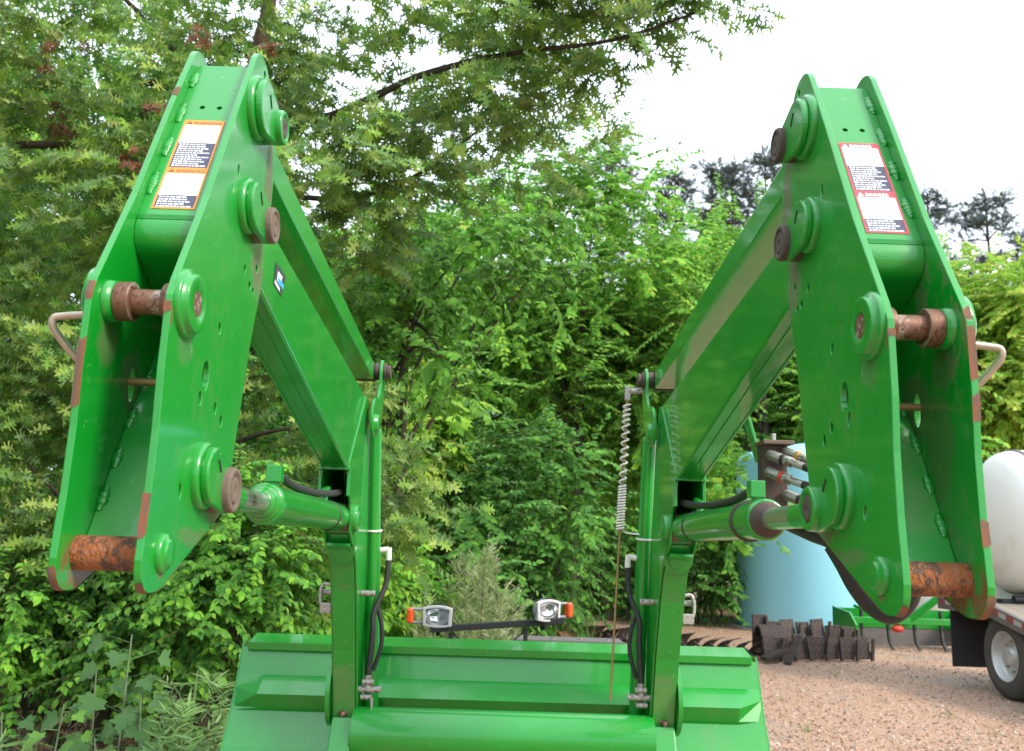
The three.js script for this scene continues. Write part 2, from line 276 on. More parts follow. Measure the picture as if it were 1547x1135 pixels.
function side(s) {
  const X = (x) => s * x, left = s < 0, mast = group('mast', L, left ? 'green mast with orange warning label' : 'green mast with red danger label');
  const gm = left ? M.green : M.green;
  part('side_plate', slab(plateOutline, X(0.57), X(0.582), { holes: holeSpots }), [innerPaint, M.green], mast);
  part('side_plate', slab(plateOutline, X(0.697), X(0.709), { holes: [[1.602, 1.796, 0.013, 0.03]] }), [left ? outerPaintL : outerPaintR, M.green], mast);
  // channel between the plates: sloping top plate with two holes, folded back at its lower end
  const x0 = 0.5825, x1 = 0.6965, cx = (x0 + x1) / 2, hw = (x1 - x0) / 2;
  const A = V(0, 2.497, -1.764), B = V(0, 2.086, -1.546), dn = B.clone().sub(A), len = dn.length(); dn.normalize();
  const nrm = V(0, -dn.z, dn.y); if (nrm.z < 0) nrm.negate(); if (nrm.y < 0) nrm.negate();
  const sh = new THREE.Shape(); sh.moveTo(-hw, 0); sh.lineTo(-hw, len); sh.lineTo(hw, len); sh.lineTo(hw, 0.006); sh.lineTo(hw - 0.006, 0); sh.lineTo(-hw, 0);
  for (const u of [-0.018, 0.016]) { const h = new THREE.Path(); h.absarc(u, 0.142, 0.0055, 0, Math.PI * 2, true); sh.holes.push(h); }
  const bas = (off) => new THREE.Matrix4().makeBasis(nrm.clone().cross(dn).negate().multiplyScalar(-1).normalize(), dn, nrm).setPosition(X(cx), A.y + nrm.y * off, A.z + nrm.z * off);
  const fix = (m4) => { const x = V(0, 0, 0), y = V(0, 0, 0), z = V(0, 0, 0); m4.extractBasis(x, y, z); x.crossVectors(y, z); return new THREE.Matrix4().makeBasis(x, y, z).setPosition(new THREE.Vector3().setFromMatrixPosition(m4)); };
  part('top_plate', new THREE.ExtrudeGeometry(sh, { depth: 0.008, bevelEnabled: false, curveSegments: 12 }).applyMatrix4(fix(bas(-0.008))), M.green, mast);
  const lb = new THREE.PlaneGeometry(0.078, 0.255); lb.rotateZ(Math.PI); // label runs down the plate
  lb.translate(0, 0.185 + 0.1275, 0);
  part('safety_label', lb.applyMatrix4(fix(bas(0.0012))), std({ map: decal(left ? 'WARNING' : 'DANGER'), roughness: 0.45 }), mast, left ? 'orange and white WARNING label' : 'red and white DANGER label');
  const bend = []; for (let i = 0; i <= 14; i++) { const q = (152 + i * 90 / 14) * Math.PI / 180; bend.push([1.588 + 0.046 * Math.cos(q), 2.064 + 0.046 * Math.sin(q)]); }
  part('folded_plate', strip([[1.5465, 2.0855], ...bend, [1.70, 1.955], [1.80, 1.90]], 0.008, X(x0), X(x1)), M.green, mast);
  part('lower_plate', strip([[1.735, 1.925], [1.70, 1.88], [1.60, 1.735], [1.497, 1.55], [1.485, 1.53], [1.478, 1.515]], 0.008, X(x0), X(x1)), left ? M.green : M.greenDusty, mast);
  for (let i = 0; i < 4; i++) { // welds along the top plate, and along the lower plate
    const t0 = 0.035 + i * 0.105, p = (t) => V(X(0.6925), A.y + dn.y * t + nrm.y * 0.002, A.z + dn.z * t + nrm.z * 0.002);
    part('weld_bead', weld(p(t0), p(t0 + 0.05), 0.009), M.green, mast);
  }
  for (let i = 0; i < 4; i++) {
    const q = (t) => { const y = 1.575 + t * 0.85; return V(X(0.691), y, -(y < 1.735 ? 1.511 + (y - 1.575) * 0.557 : 1.60 + (y - 1.735) * 0.69) + 0.002); };
    part('weld_bead', weld(q(i * 0.085), q(i * 0.085 + 0.045), 0.008), M.greenDusty, mast);
  }
  // pins and keepers on the inner face
  const keeper = (y, z, r, py, pz, pr, out, pm) => { // weld ring, teardrop flag plate, pin head at the flag's far end
    part('pin_keeper', turned(V(X(0.5705), y, z), V(X(0.5), y, z), [[0, r], [0.008, r], [0.013, r * 0.97], [0.0145, r * 0.91], [0.015, r * 0.8], [0.015, 0]]), M.green, mast);
    const pts = [], dz = -pz + z, dy = py - y, D = Math.hypot(dz, dy), th = Math.atan2(dy, dz), r1 = r * 0.86, r2 = pr * 1.02, al = Math.acos((r1 - r2) / D);
    for (let i = 0; i <= 22; i++) { const q = th + al + (2 * Math.PI - 2 * al) * i / 22; pts.push([-z + r1 * Math.cos(q), y + r1 * Math.sin(q)]); }
    for (let i = 0; i <= 12; i++) { const q = th - al + 2 * al * i / 12; pts.push([-pz + r2 * Math.cos(q), py + r2 * Math.sin(q)]); }
    part('keeper_flag', slab(pts, X(0.5565), X(0.541), { bevel: 0.004 }), M.green, mast);
    part('keeper_slot', bar(V(X(0.5405), y + 0.03, z + 0.002), V(X(0.5405), y + 0.008, z - 0.016), 0.004, 0.003, 0.001, V(1, 0, 0)), M.black, mast);
    part('pin_collar', turned(V(X(0.5695), py, pz), V(X(0.5), py, pz), [[0, pr], [out - 0.004, pr], [out, pr * 0.93], [out + 0.001, pr * 0.74], [out - 0.006, pr * 0.7], [out - 0.006, 0]]), pm, mast);
    part('pin_end', turned(V(X(0.5695), py, pz), V(X(0.5), py, pz), [[0, pr * 0.6], [out - 0.002, pr * 0.6], [out, pr * 0.52], [out, pr * 0.2], [out - 0.004, pr * 0.15], [out - 0.004, 0]]), pm === M.green ? M.pinDark : pm, mast);
  };
  keeper(2.405, -1.762, 0.066, 2.402, -1.845, 0.037, 0.042, left ? M.green : M.pinDark);
  keeper(2.190, -1.752, 0.057, 2.178, -1.833, 0.038, 0.042, left ? M.pinBrown : M.pinDark);
  keeper(1.642, -1.632, 0.060, 1.621, -1.702, 0.042, 0.042, left ? M.pinBrown : M.green);
  part('pin_boss', turned(V(X(0.5705), 1.916, -1.477), V(X(0.5), 1.916, -1.477), [[0, 0.058], [0.007, 0.058], [0.010, 0.055], [0.011, 0.05], [0.019, 0.049], [0.021, 0.046], [0.0215, 0.024], [0.014, 0.023], [0.014, 0]]), M.green, mast);
  part('pin_end', xcyl(X(0.568), X(0.5505), 1.916, -1.477, 0.0205), M.rustPale, mast);
  part('pin_boss', turned(V(X(0.5705), 1.51, -1.475), V(X(0.5), 1.51, -1.475), [[0, 0.031], [0.006, 0.031], [0.010, 0.028], [0.011, 0.022], [0.015, 0.021], [0.016, 0.018], [0.016, 0]]), M.green, mast);
  // pin_boss on the outer face
  part('pin_boss', turned(V(X(0.7085), 1.916, -1.477), V(X(0.76), 1.916, -1.477), [[0, 0.056], [0.008, 0.056], [0.011, 0.05], [0.014, 0.046], [0.014, 0]]), M.green, mast);
  // cross pins
  part('latch_pin', xcyl(X(0.5825), X(0.6965), 1.916, -1.477, 0.0215), M.rustPale, mast, 'rusty latch pin between the plates');
  const col = (xa, xb) => part('pin_collar', turned(V(X(xa), 1.916, -1.477), V(X(xb), 1.916, -1.477), [[0, 0.02], [0, 0.031], [0.002, 0.033], [Math.abs(xb - xa) - 0.002, 0.033], [Math.abs(xb - xa), 0.031], [Math.abs(xb - xa), 0.02]]), M.rustPale, mast);
  col(0.5828, 0.603); col(0.655, 0.682);
  part('pin_collar', turned(V(X(0.682), 1.916, -1.477), V(X(0.697), 1.916, -1.477), [[0, 0.02], [0, 0.034], [0.0145, 0.036]]), M.green, mast);
  part('cross_tube', xcyl(X(0.5825), X(0.6965), 1.507, -1.462, 0.027, 36), M.rust, mast, 'rusty orange cross tube at mast foot');
  part('latch_rod', xcyl(X(0.5825), X(0.72), 1.80, -1.592, 0.007, 14), M.rod, mast, 'thin brass coloured latch rod');
  part('latch_handle', tube([V(X(0.715), 1.899, -1.50), V(X(0.74), 1.897, -1.5), V(X(0.78), 1.893, -1.499), V(X(0.795), 1.889, -1.497), V(X(0.797), 1.878, -1.498), V(X(0.785), 1.855, -1.51), V(X(0.748), 1.812, -1.535), V(X(0.712), 1.79, -1.55)], 0.0066, 60, 12), M.tan, mast, 'bent bare steel latch handle');
  // bare rusted edges
  const ep = (a, b, o) => part('rust_patch', edgePatch(edgeRun(a, b), X(o ? 0.6965 : 0.5695), X(o ? 0.7095 : 0.5825)), M.edgeRust, mast);
  if (left) { ep(1.60, 1.535, 0); ep(1.905, 1.885, 0); ep(1.84, 1.73, 1); ep(2.405, 2.385, 1); ep(1.935, 1.905, 1); } else { ep(1.90, 1.885, 0); ep(1.94, 1.82, 1); ep(1.795, 1.75, 1); ep(1.60, 1.56, 1); }
  for (const o of [0, 1]) part('rust_patch', edgePatch(tipRun.slice(o ? 1 : 4), X(o ? 0.6965 : 0.5695), X(o ? 0.7095 : 0.5825)), M.edgeRust, mast);

  // boom, upper link, knee and lower arm
  const boomM = left ? M.green : M.green;
  const boom = part('boom', slab([[1.72, 2.235], [1.76, 2.262], [2.07, 2.237], [3.63, 2.088], [3.62, 1.80], [3.30, 1.80], [3.292, 1.779], [1.99, 2.083], [1.74, 2.125], [1.71, 2.17]], X(0.592), X(0.688), { bevel: 0.007 }), boomM, L);
  for (const [xa, xb] of [[0.596, 0.604], [0.676, 0.684]]) part('boom_flange', strip([[2.0, 2.0805], [3.28, 1.7815]].map(([u, v]) => [u, v - 0.003]), 0.012, X(xa), X(xb)), boomM, boom);
  part('boom_spine', strip([[2.0, 2.0795], [3.28, 1.7805]].map(([u, v]) => [u, v - 0.002]), 0.006, X(0.628), X(0.652)), boomM, boom);
  const link = part('leveling_link', slab([[1.72, 2.39], [1.74, 2.43], [1.78, 2.442], [2.02, 2.430], [3.80, 2.262], [3.80, 2.192], [2.02, 2.353], [1.78, 2.372], [1.735, 2.378]], X(0.594), X(0.686), { bevel: 0.004 }), boomM, L);
  part('link_eye', xcyl(X(0.60), X(0.680), 2.232, -3.845, 0.042), M.pinDark, link);
  part('link_eye_plate', slab([[3.76, 2.26], [3.85, 2.27], [3.885, 2.235], [3.86, 2.2], [3.76, 2.195]], X(0.612), X(0.668)), boomM, link);
  // bell crank between knee, link and tilt cylinder
  const crank = group('bell_crank', L);
  const crankOut = [[3.60, 2.02], [3.66, 2.09], [3.74, 2.10], [3.80, 2.16], [3.805, 2.235], [3.83, 2.278], [3.87, 2.282], [3.90, 2.25], [3.91, 2.19], [3.89, 2.11], [3.84, 2.03], [3.78, 1.96], [3.70, 1.93], [3.62, 1.95]];
  part('crank_plate', slab(crankOut, X(0.558), X(0.57), { smooth: true }), boomM, crank);
  part('crank_plate', slab(crankOut, X(0.70), X(0.712), { smooth: true }), boomM, crank);
  part('pin', xcyl(X(0.535), X(0.72), 2.234, -3.85, 0.022), M.pinDark, crank);
  for (const [xa, xb, r] of [[0.545, 0.558, 0.034], [0.528, 0.545, 0.028], [0.57, 0.594, 0.036]]) part('pin_washer', turned(V(X(xa), 2.234, -3.85), V(X(xb), 2.234, -3.85), [[0, 0], [0, r * 0.95], [0.002, r], [Math.abs(xb - xa) - 0.002, r], [Math.abs(xb - xa), r * 0.95], [Math.abs(xb - xa), 0]]), M.pinDark, crank);
  part('pin_boss', turned(V(X(0.575), 1.99, -3.69), V(X(0.54), 1.99, -3.69), [[0, 0.045], [0.012, 0.045], [0.016, 0.04], [0.03, 0.036], [0.032, 0.03], [0.032, 0]]), M.green, crank);
  // knee side plates
  const knee = [[3.30, 1.795], [3.30, 1.76], [3.34, 1.70], [3.385, 1.655], [3.40, 1.60], [3.42, 1.55], [3.47, 1.515], [3.54, 1.49], [3.60, 1.43], [3.66, 1.335], [3.77, 1.10], [3.865, 0.82], [3.99, 0.80], [3.955, 1.05], [3.91, 1.33], [3.86, 1.52], [3.765, 1.79], [3.69, 2.02], [3.645, 2.09], [3.60, 2.085]];
  const arm = group('lower_arm', L);
  part('arm_plate', slab(knee, X(0.588), X(0.5965)), boomM, arm);
  part('arm_plate', slab(knee, X(0.6835), X(0.692)), boomM, arm);
  part('front_plate', strip([[3.47, 1.512], [3.54, 1.487], [3.60, 1.427], [3.66, 1.332], [3.77, 1.097], [3.862, 0.825]].map(([u, v]) => [u - 0.002, v]), -0.01, X(0.597), X(0.683)), M.greenDusty, arm);
  part('seam_weld', merge([[[3.64, 1.365], [3.77, 1.093]], [[3.77, 1.093], [3.86, 0.825]]].map(([p, q]) => cyl(V(X(0.645), p[1], -p[0] + 0.003), V(X(0.645), q[1], -q[0] + 0.003), 0.005, 0.005, 8))), M.greenDirty, arm);
  part('back_plate', strip([[3.69, 2.0], [3.765, 1.78], [3.86, 1.51], [3.91, 1.32], [3.955, 1.04], [3.985, 0.82]], 0.01, X(0.597), X(0.683)), boomM, arm);
  part('opening_collar', merge([box(X(0.583), X(0.697), 1.772, 1.79, -3.30, -3.285, 0.004), box(X(0.583), X(0.595), 1.68, 1.775, -3.325, -3.30, 0.003), box(X(0.685), X(0.697), 1.68, 1.775, -3.325, -3.30, 0.003)]), boomM, arm);
  part('tongue_plate', slab2(X(0.64)), M.green, arm);
  part('knee_pin', xcyl(X(0.57), X(0.71), 1.605, -3.47, 0.026), M.pinBrown, arm);
  part('pin_boss', turned(V(X(0.588), 1.605, -3.47), V(X(0.55), 1.605, -3.47), [[0, 0.05], [0.014, 0.05], [0.018, 0.045], [0.02, 0.032], [0.024, 0.03], [0.024, 0]]), M.green, arm);
  for (const [xa, xb] of [[0.53, 0.588], [0.692, 0.74]]) part('stud_bolt', turned(V(X(xa), 1.315, -3.76), V(X(xb), 1.315, -3.76), Array.from({ length: 19 }, (_, i) => [i * Math.abs(xb - xa) / 18, i % 2 ? 0.013 : 0.010]), 14), M.zinc, arm);
  part('lifting_shackle', tube([V(X(0.70), 1.26, -3.74), V(X(0.735), 1.26, -3.74), V(X(0.745), 1.30, -3.74), V(X(0.735), 1.345, -3.74), V(X(0.70), 1.345, -3.74)], 0.008, 30, 8), M.zinc, arm);
  part('shackle_plate', box(X(0.696), X(0.742), 1.235, 1.275, -3.755, -3.725, 0.004), M.zinc, arm);
  part('pivot_disc', xcyl(X(0.693), X(0.71), 0.92, -3.93, 0.145, 48), M.green, arm);
  part('grease_bolt', merge([xcyl(X(0.625), X(0.663), 0.842, -3.845, 0.008, 6), ball(V(X(0.645), 0.838, -3.835), 0.013)]), M.rustPale, arm);
  part('bucket_hinge', slab([[3.83, 0.825], [3.865, 0.83], [4.0, 0.78], [4.0, 0.3], [3.66, 0.28], [3.645, 0.50]], X(0.60), X(0.685), { bevel: 0.006 }), M.green, arm);

  // lift cylinder
  const a = V(X(0.64), 1.623, -1.64), b = V(X(0.64), 1.607, -3.46), dir = b.clone().sub(a).normalize(), on = (t) => a.clone().addScaledVector(dir, t);
  const cy = group('lift_cylinder', L);
  part('rod_eye', xcyl(X(0.592), X(0.688), a.y, a.z, 0.042), M.green, cy);
  part('rod_end', cyl(on(0.02), on(0.45), 0.0285), M.green, cy);
  part('piston_rod', cyl(on(0.44), on(0.76), 0.0275), left ? M.chrome : M.chrome, cy);
  part('gland', turned(on(0.665), b, [[0, 0.028], [0.004, 0.034], [0.02, 0.036], [0.022, 0.041], [0.03, 0.046], [0.055, 0.0475], [0.06, 0.04]]), left ? M.greenDirty : M.pinDark, cy);
  part('barrel', turned(on(0.70), b, [[0, 0.03], [0, 0.048], [0.012, 0.0535], [0.04, 0.0535], [0.046, 0.051], [0.052, 0.05], [1.04, 0.05], [1.065, 0.046], [1.07, 0.0]]), M.green, cy);
  part('barrel_eye', xcyl(X(0.60), X(0.68), b.y, b.z, 0.05), M.pinBrown, cy);
  part('cable_tie', turned(on(1.55), b, [[0, 0.0495], [0, 0.0525], [0.006, 0.0525], [0.006, 0.0495]]), M.black, cy);
  if (!left) part('hose_clamp', turned(on(0.86), b, [[0, 0.0495], [0, 0.055], [0.018, 0.055], [0.018, 0.0495]]), M.pinDark, cy);
  const pb = on(0.80);
  part('port_block', merge([box(pb.x - 0.02, pb.x + 0.02, pb.y + 0.06, pb.y + 0.105, pb.z - 0.02, pb.z + 0.02, 0.003), cyl(V(pb.x, pb.y + 0.045, pb.z), V(pb.x, pb.y + 0.062, pb.z), 0.013)]), M.green, cy);
  part('hose_fitting', cyl(V(pb.x, pb.y + 0.085, pb.z - 0.02), V(pb.x, pb.y + 0.08, pb.z - 0.06), 0.011), M.zinc, cy);
  part('hose', tube([V(pb.x, pb.y + 0.08, pb.z - 0.06), V(pb.x, pb.y + 0.066, pb.z - 0.18), V(pb.x, pb.y + 0.058, pb.z - 0.5), V(pb.x - s * 0.01, pb.y + 0.07, pb.z - 0.8), V(pb.x - s * 0.01, pb.y + 0.085, pb.z - 0.97), V(pb.x, pb.y + 0.1, pb.z - 1.1)], 0.012, 50, 10), M.rubber, cy);
  const qb = on(1.5);
  part('port_fitting', merge([cyl(V(qb.x, qb.y + 0.045, qb.z), V(qb.x, qb.y + 0.085, qb.z), 0.012), cyl(V(qb.x, qb.y + 0.08, qb.z), V(qb.x, qb.y + 0.088, qb.z - 0.05), 0.011)]), M.green, cy);

  // tilt cylinder beside the lower arm
  const tc = group('tilt_cylinder', L), ta = V(X(0.585), 2.04, -3.86), tb = V(X(0.548), 0.72, -4.0), td = tb.clone().sub(ta).normalize(), to = (t) => ta.clone().addScaledVector(td, t);
  part('piston_rod', cyl(to(0.0), to(0.30), 0.018), M.steel, tc);
  part('barrel', turned(to(0.05), tb, [[0, 0], [0, 0.026], [0.01, 0.029], [0.42, 0.029], [0.425, 0.0325], [0.44, 0.0325], [0.445, 0.031], [1.15, 0.031], [1.16, 0.026], [1.18, 0.02], [1.18, 0]]), M.green, tc);
  part('collar_ring', turned(to(0.475), tb, [[0, 0.031], [0, 0.036], [0.008, 0.036], [0.008, 0.031]]), M.white, tc);
  part('lug', xcyl(X(0.52), X(0.58), tb.y, tb.z, 0.03), M.green, tc);
  const e0 = to(0.56).add(V(-s * 0.03, 0, 0.0));
  part('elbow_fitting', merge([cyl(e0, e0.clone().add(V(-s * 0.035, 0.005, 0)), 0.011), cyl(e0.clone().add(V(-s * 0.035, 0.012, 0)), e0.clone().add(V(-s * 0.037, -0.04, 0)), 0.012)]), M.white, tc);
  const hs = e0.clone().add(V(-s * 0.037, -0.04, 0)), he = V(X(0.555), 0.985, -3.87);
  part('hose', tube([hs, hs.clone().add(V(s * 0.006, -0.1, 0.01)), hs.clone().add(V(s * 0.045, -0.22, 0.05)), V(X(0.545), 1.16, -3.86), he], 0.0115, 50, 10), M.rubber, tc);
  part('hose', tube([V(X(0.535), 1.25, -3.90), V(X(0.515), 1.18, -3.90), V(X(0.512), 1.10, -3.9), V(X(0.53), 1.03, -3.9), V(X(0.54), 1.0, -3.9)], 0.009, 40, 8), M.rubber, tc);
  part('coupler', merge([cyl(he, he.clone().add(V(0, -0.05, 0)), 0.015), xcyl(X(0.50), X(0.588), 0.93, -3.87, 0.013, 12), xcyl(X(0.53), X(0.575), 0.96, -3.86, 0.012, 6), xcyl(X(0.535), X(0.58), 0.90, -3.87, 0.012, 6)]), M.zinc, tc);
  if (left) {
    part('safety_cable', merge([tube([V(X(0.53), 0.9, -3.85), V(X(0.532), 0.80, -3.84), V(X(0.524), 0.7, -3.83), V(X(0.526), 0.62, -3.82)], 0.004, 30, 6), tube([V(X(0.535), 0.9, -3.85), V(X(0.53), 0.80, -3.84), V(X(0.54), 0.7, -3.83), V(X(0.538), 0.62, -3.82)], 0.004, 30, 6)]), M.zinc, tc);
    part('coupler_cap', box(X(0.512), X(0.55), 0.56, 0.665, -3.835, -3.805, 0.008), M.zinc, tc);
    part('sticker', decalQuad(), std({ map: sticker(), roughness: 0.4 }), boom, 'small black, white and blue sticker');
  } else {
    // level indicator rod with coil spring
    const li = group('level_indicator', L), r0 = at(948, 598, -3.9), r1 = at(922, 1058, -3.86);
    part('rod', cyl(r0, r1, 0.005, 0.005, 10), M.rod, li);
    part('rod_bracket', merge([cyl(r0.clone().add(V(0, 0.02, 0)), V(0.56, r0.y + 0.02, -3.88), 0.013), box(r0.x - 0.012, r0.x + 0.012, r0.y - 0.02, r0.y + 0.04, r0.z - 0.012, r0.z + 0.012, 0.003)]), M.zinc, li);
    const coil = (f0, f1, turns) => { const p = []; for (let i = 0; i <= turns * 10; i++) { const t = f0 + (f1 - f0) * i / (turns * 10), q = r0.clone().lerp(r1, t), th = i / 10 * Math.PI * 2; p.push(q.add(V(Math.cos(th) * 0.015, 0, Math.sin(th) * 0.015))); } return new THREE.TubeGeometry(new THREE.CatmullRomCurve3(p), turns * 14, 0.0038, 6); };
    part('coil_spring', merge([coil(0.03, 0.10, 4), coil(0.10, 0.31, 8), coil(0.31, 0.46, 16), tube([r0.clone().lerp(r1, 0.46).add(V(0.015, 0, 0)), r0.clone().lerp(r1, 0.465).add(V(0.02, 0, 0)), V(0.57, r0.clone().lerp(r1, 0.472).y, -3.9)], 0.0038, 12, 6)]), M.white, li);
  }
}
function slab2(x) { // rounded tongue plate welded over the arm's front below the cylinder
  const s = new THREE.Shape(), r = 0.054; s.moveTo(-r, 0); s.lineTo(-r, -0.10); s.absarc(0, -0.10, r, Math.PI, 0, false); s.lineTo(r, 0); s.closePath();
  const hole = new THREE.Shape(); hole.moveTo(-r * 0.6, -0.03); hole.lineTo(-r * 0.6, -0.10); hole.absarc(0, -0.10, r * 0.6, Math.PI, 0, false); hole.lineTo(r * 0.6, -0.03); hole.closePath();
  return merge([new THREE.ExtrudeGeometry(s, { depth: 0.006, bevelEnabled: true, bevelSize: 0.002, bevelThickness: 0.002, bevelSegments: 2 }), new THREE.ExtrudeGeometry(hole, { depth: 0.004, bevelEnabled: true, bevelSize: 0.003, bevelThickness: 0.003, bevelSegments: 2 }).translate(0, 0, 0.008)]).rotateX(0.52).translate(x, 1.575, -3.475);
}
function sticker() {
  const c = document.createElement('canvas'); c.width = 96; c.height = 200; const g = c.getContext('2d');
  g.fillStyle = '#33383c'; g.fillRect(0, 0, 96, 200); g.fillStyle = '#e8ecee'; g.fillRect(30, 40, 40, 90); g.fillStyle = '#3aa0d8'; g.fillRect(40, 84, 56, 44); g.fillStyle = '#c8ccce'; g.fillRect(10, 150, 60, 34);
  const t = new THREE.CanvasTexture(c); t.colorSpace = THREE.SRGBColorSpace; return t;
}
function decalQuad() { // on the boom's inner face
  const P = [[417, 396], [432, 418], [425, 449], [413, 428]].map(([x, y]) => atX(x, y, -0.5908));
  const g = new THREE.BufferGeometry(); g.setAttribute('position', new THREE.Float32BufferAttribute(P.flatMap((p) => p.toArray()), 3)); g.setAttribute('uv', new THREE.Float32BufferAttribute([0, 1, 1, 1, 1, 0, 0, 0], 2)); g.setIndex([0, 2, 1, 0, 3, 2]); g.computeVertexNormals(); return g;
}
side(-1); side(1);
{ // torque tube, valve block with hoses, bucket
  part('torque_tube', xcyl(-0.60, 0.60, 0.765, -3.865, 0.098, 64), M.green, L);
  const v = group('valve_block', L), Y0 = 1.66, Y1 = 1.845;
  part('block', box(0.728, 0.80, Y0, Y1, -2.74, -2.68, 0.004), M.pinDark, v);
  part('block_cap', box(0.722, 0.815, Y1, Y1 + 0.012, -2.75, -2.65, 0.003), M.pinBrown, v);
  part('bolt', cyl(V(0.762, Y1 + 0.01, -2.69), V(0.762, Y1 + 0.035, -2.69), 0.009, 0.009, 8), M.steel, v);
  part('bracket', bar(V(0.69, 1.98, -2.76), V(0.74, 1.80, -2.76), 0.05, 0.012), M.green, v); part('mount_foot', box(0.735, 0.80, 1.60, 1.659, -2.735, -2.70, 0.003), M.green, v);
  const hose = (p, r, mat = M.rubber) => part('hose', tube(p, r, 50, 10), mat, v);
  const cp = (p, d, col) => {
    const q = (t) => p.clone().addScaledVector(d, t);
    part('hose_coupler', turned(p, q(1), [[0, 0], [0, 0.016], [0.045, 0.016], [0.047, 0.012], [0.06, 0.012], [0.062, 0.015], [0.085, 0.015], [0.088, 0.011], [0.13, 0.011], [0.13, 0]], 14), M.zinc, v);
    part('coupler_band', turned(q(0.05), q(1), [[0, 0.012], [0, 0.0165], [0.008, 0.0165], [0.008, 0.012]], 14), col, v);
    return q(0.13);
  };
  const dirh = V(0.55, -0.32, 0.78).normalize();
  const redC = std({ color: lin(0.6, 0.06, 0.03), roughness: 0.5 }), yel = std({ color: lin(0.5, 0.25, 0.03), roughness: 0.5 });
  [[0.745, 1.815, -2.675, M.black], [0.79, 1.825, -2.675, yel], [0.74, 1.765, -2.675, redC], [0.79, 1.70, -2.675, M.black]].forEach(([x, y, z, c], i) => {
    const e = cp(V(x, y, z), dirh, c);
    hose([e, e.clone().addScaledVector(dirh, 0.12), e.clone().addScaledVector(dirh, 0.3).add(V(0, -0.03, 0)), V(0.80 + i * 0.02, 1.50 - i * 0.03, -2.15)], 0.012);
  });
  hose([at(1150, 770, -2.6), at(1185, 790, -2.3), at(1225, 808, -2.1), at(1262, 825, -2.03), at(1290, 865, -2.01)], 0.015);
  part('hose_sleeve', tube([at(1262, 822, -2.02), at(1280, 852, -2.01), at(1298, 885, -2.0), at(1320, 912, -1.99), at(1345, 925, -1.96), at(1368, 905, -1.93), at(1375, 860, -1.9), at(1365, 800, -1.88)], 0.026, 60, 14), M.black, v);
  const bk = group('bucket', L), x0 = -1.16, x1 = 1.12;
  const back = [[4.19, 1.045], [4.14, 0.93], [4.075, 0.80], [3.985, 0.67], [3.90, 0.52], [3.84, 0.36], [3.82, 0.22], [3.84, 0.10], [3.91, 0.03], [4.02, 0.006], [4.85, 0.004]];
  part('back_plate', strip(back, 0.008, x0 + 0.006, x1 - 0.006), M.green, bk);
  part('top_lip', slab([[4.165, 1.066], [4.30, 1.092], [4.305, 1.07], [4.20, 1.03], [4.168, 1.036]], x0 + 0.03, x1 - 0.03, { bevel: 0.004 }), M.green, bk);
  for (const [a, b] of [[x0, x0 + 0.0055], [x1 - 0.0055, x1]]) part('end_plate', slab([...back, [4.85, 0.05], [4.6, 0.6], [4.32, 1.05], [4.30, 1.06], [4.21, 1.062]], a, b, { bevel: 0.001 }), M.green, bk);
  // folded stiffener with pointed ends, outside and between the arms
  const rid = (a, b, tipA, tipB) => {
    const sec = (x, k) => [[x, 0.935, -4.142], [x, 0.935 - 0.045 - 0.018 * k, -4.12 + 0.085 * k], [x, 0.812, -4.085 + 0.02 * k], [x, 0.798, -4.074]];
    const S = []; if (tipA) S.push(sec(a, 0.02)); S.push(sec(a + (tipA ? 0.11 : 0), 1)); S.push(sec(b - (tipB ? 0.11 : 0), 1)); if (tipB) S.push(sec(b, 0.02));
    const pos = []; for (let i = 1; i < S.length; i++) for (let k = 0; k < 3; k++) { const [A, B, C, D] = [S[i - 1][k], S[i][k], S[i][k + 1], S[i - 1][k + 1]]; pos.push(...A, ...D, ...B, ...B, ...D, ...C); }
    const g = new THREE.BufferGeometry(); g.setAttribute('position', new THREE.Float32BufferAttribute(pos, 3)); g.setAttribute('uv', new THREE.Float32BufferAttribute(pos.filter((_, i) => i % 3 !== 2), 2)); g.computeVertexNormals(); return g;
  };
  part('stiffener', rid(x0 + 0.01, x1 - 0.01, 1, 1), M.green, bk);
  part('seam_weld', merge([cyl(V(x0 + 0.03, 1.036, -4.185), V(x1 - 0.03, 1.036, -4.185), 0.006, 0.006, 8)]), M.green, bk);
  part('cutting_edge', box(x0, x1, 0.0, 0.02, -4.98, -4.84, 0.003), M.greySteel, bk);
}

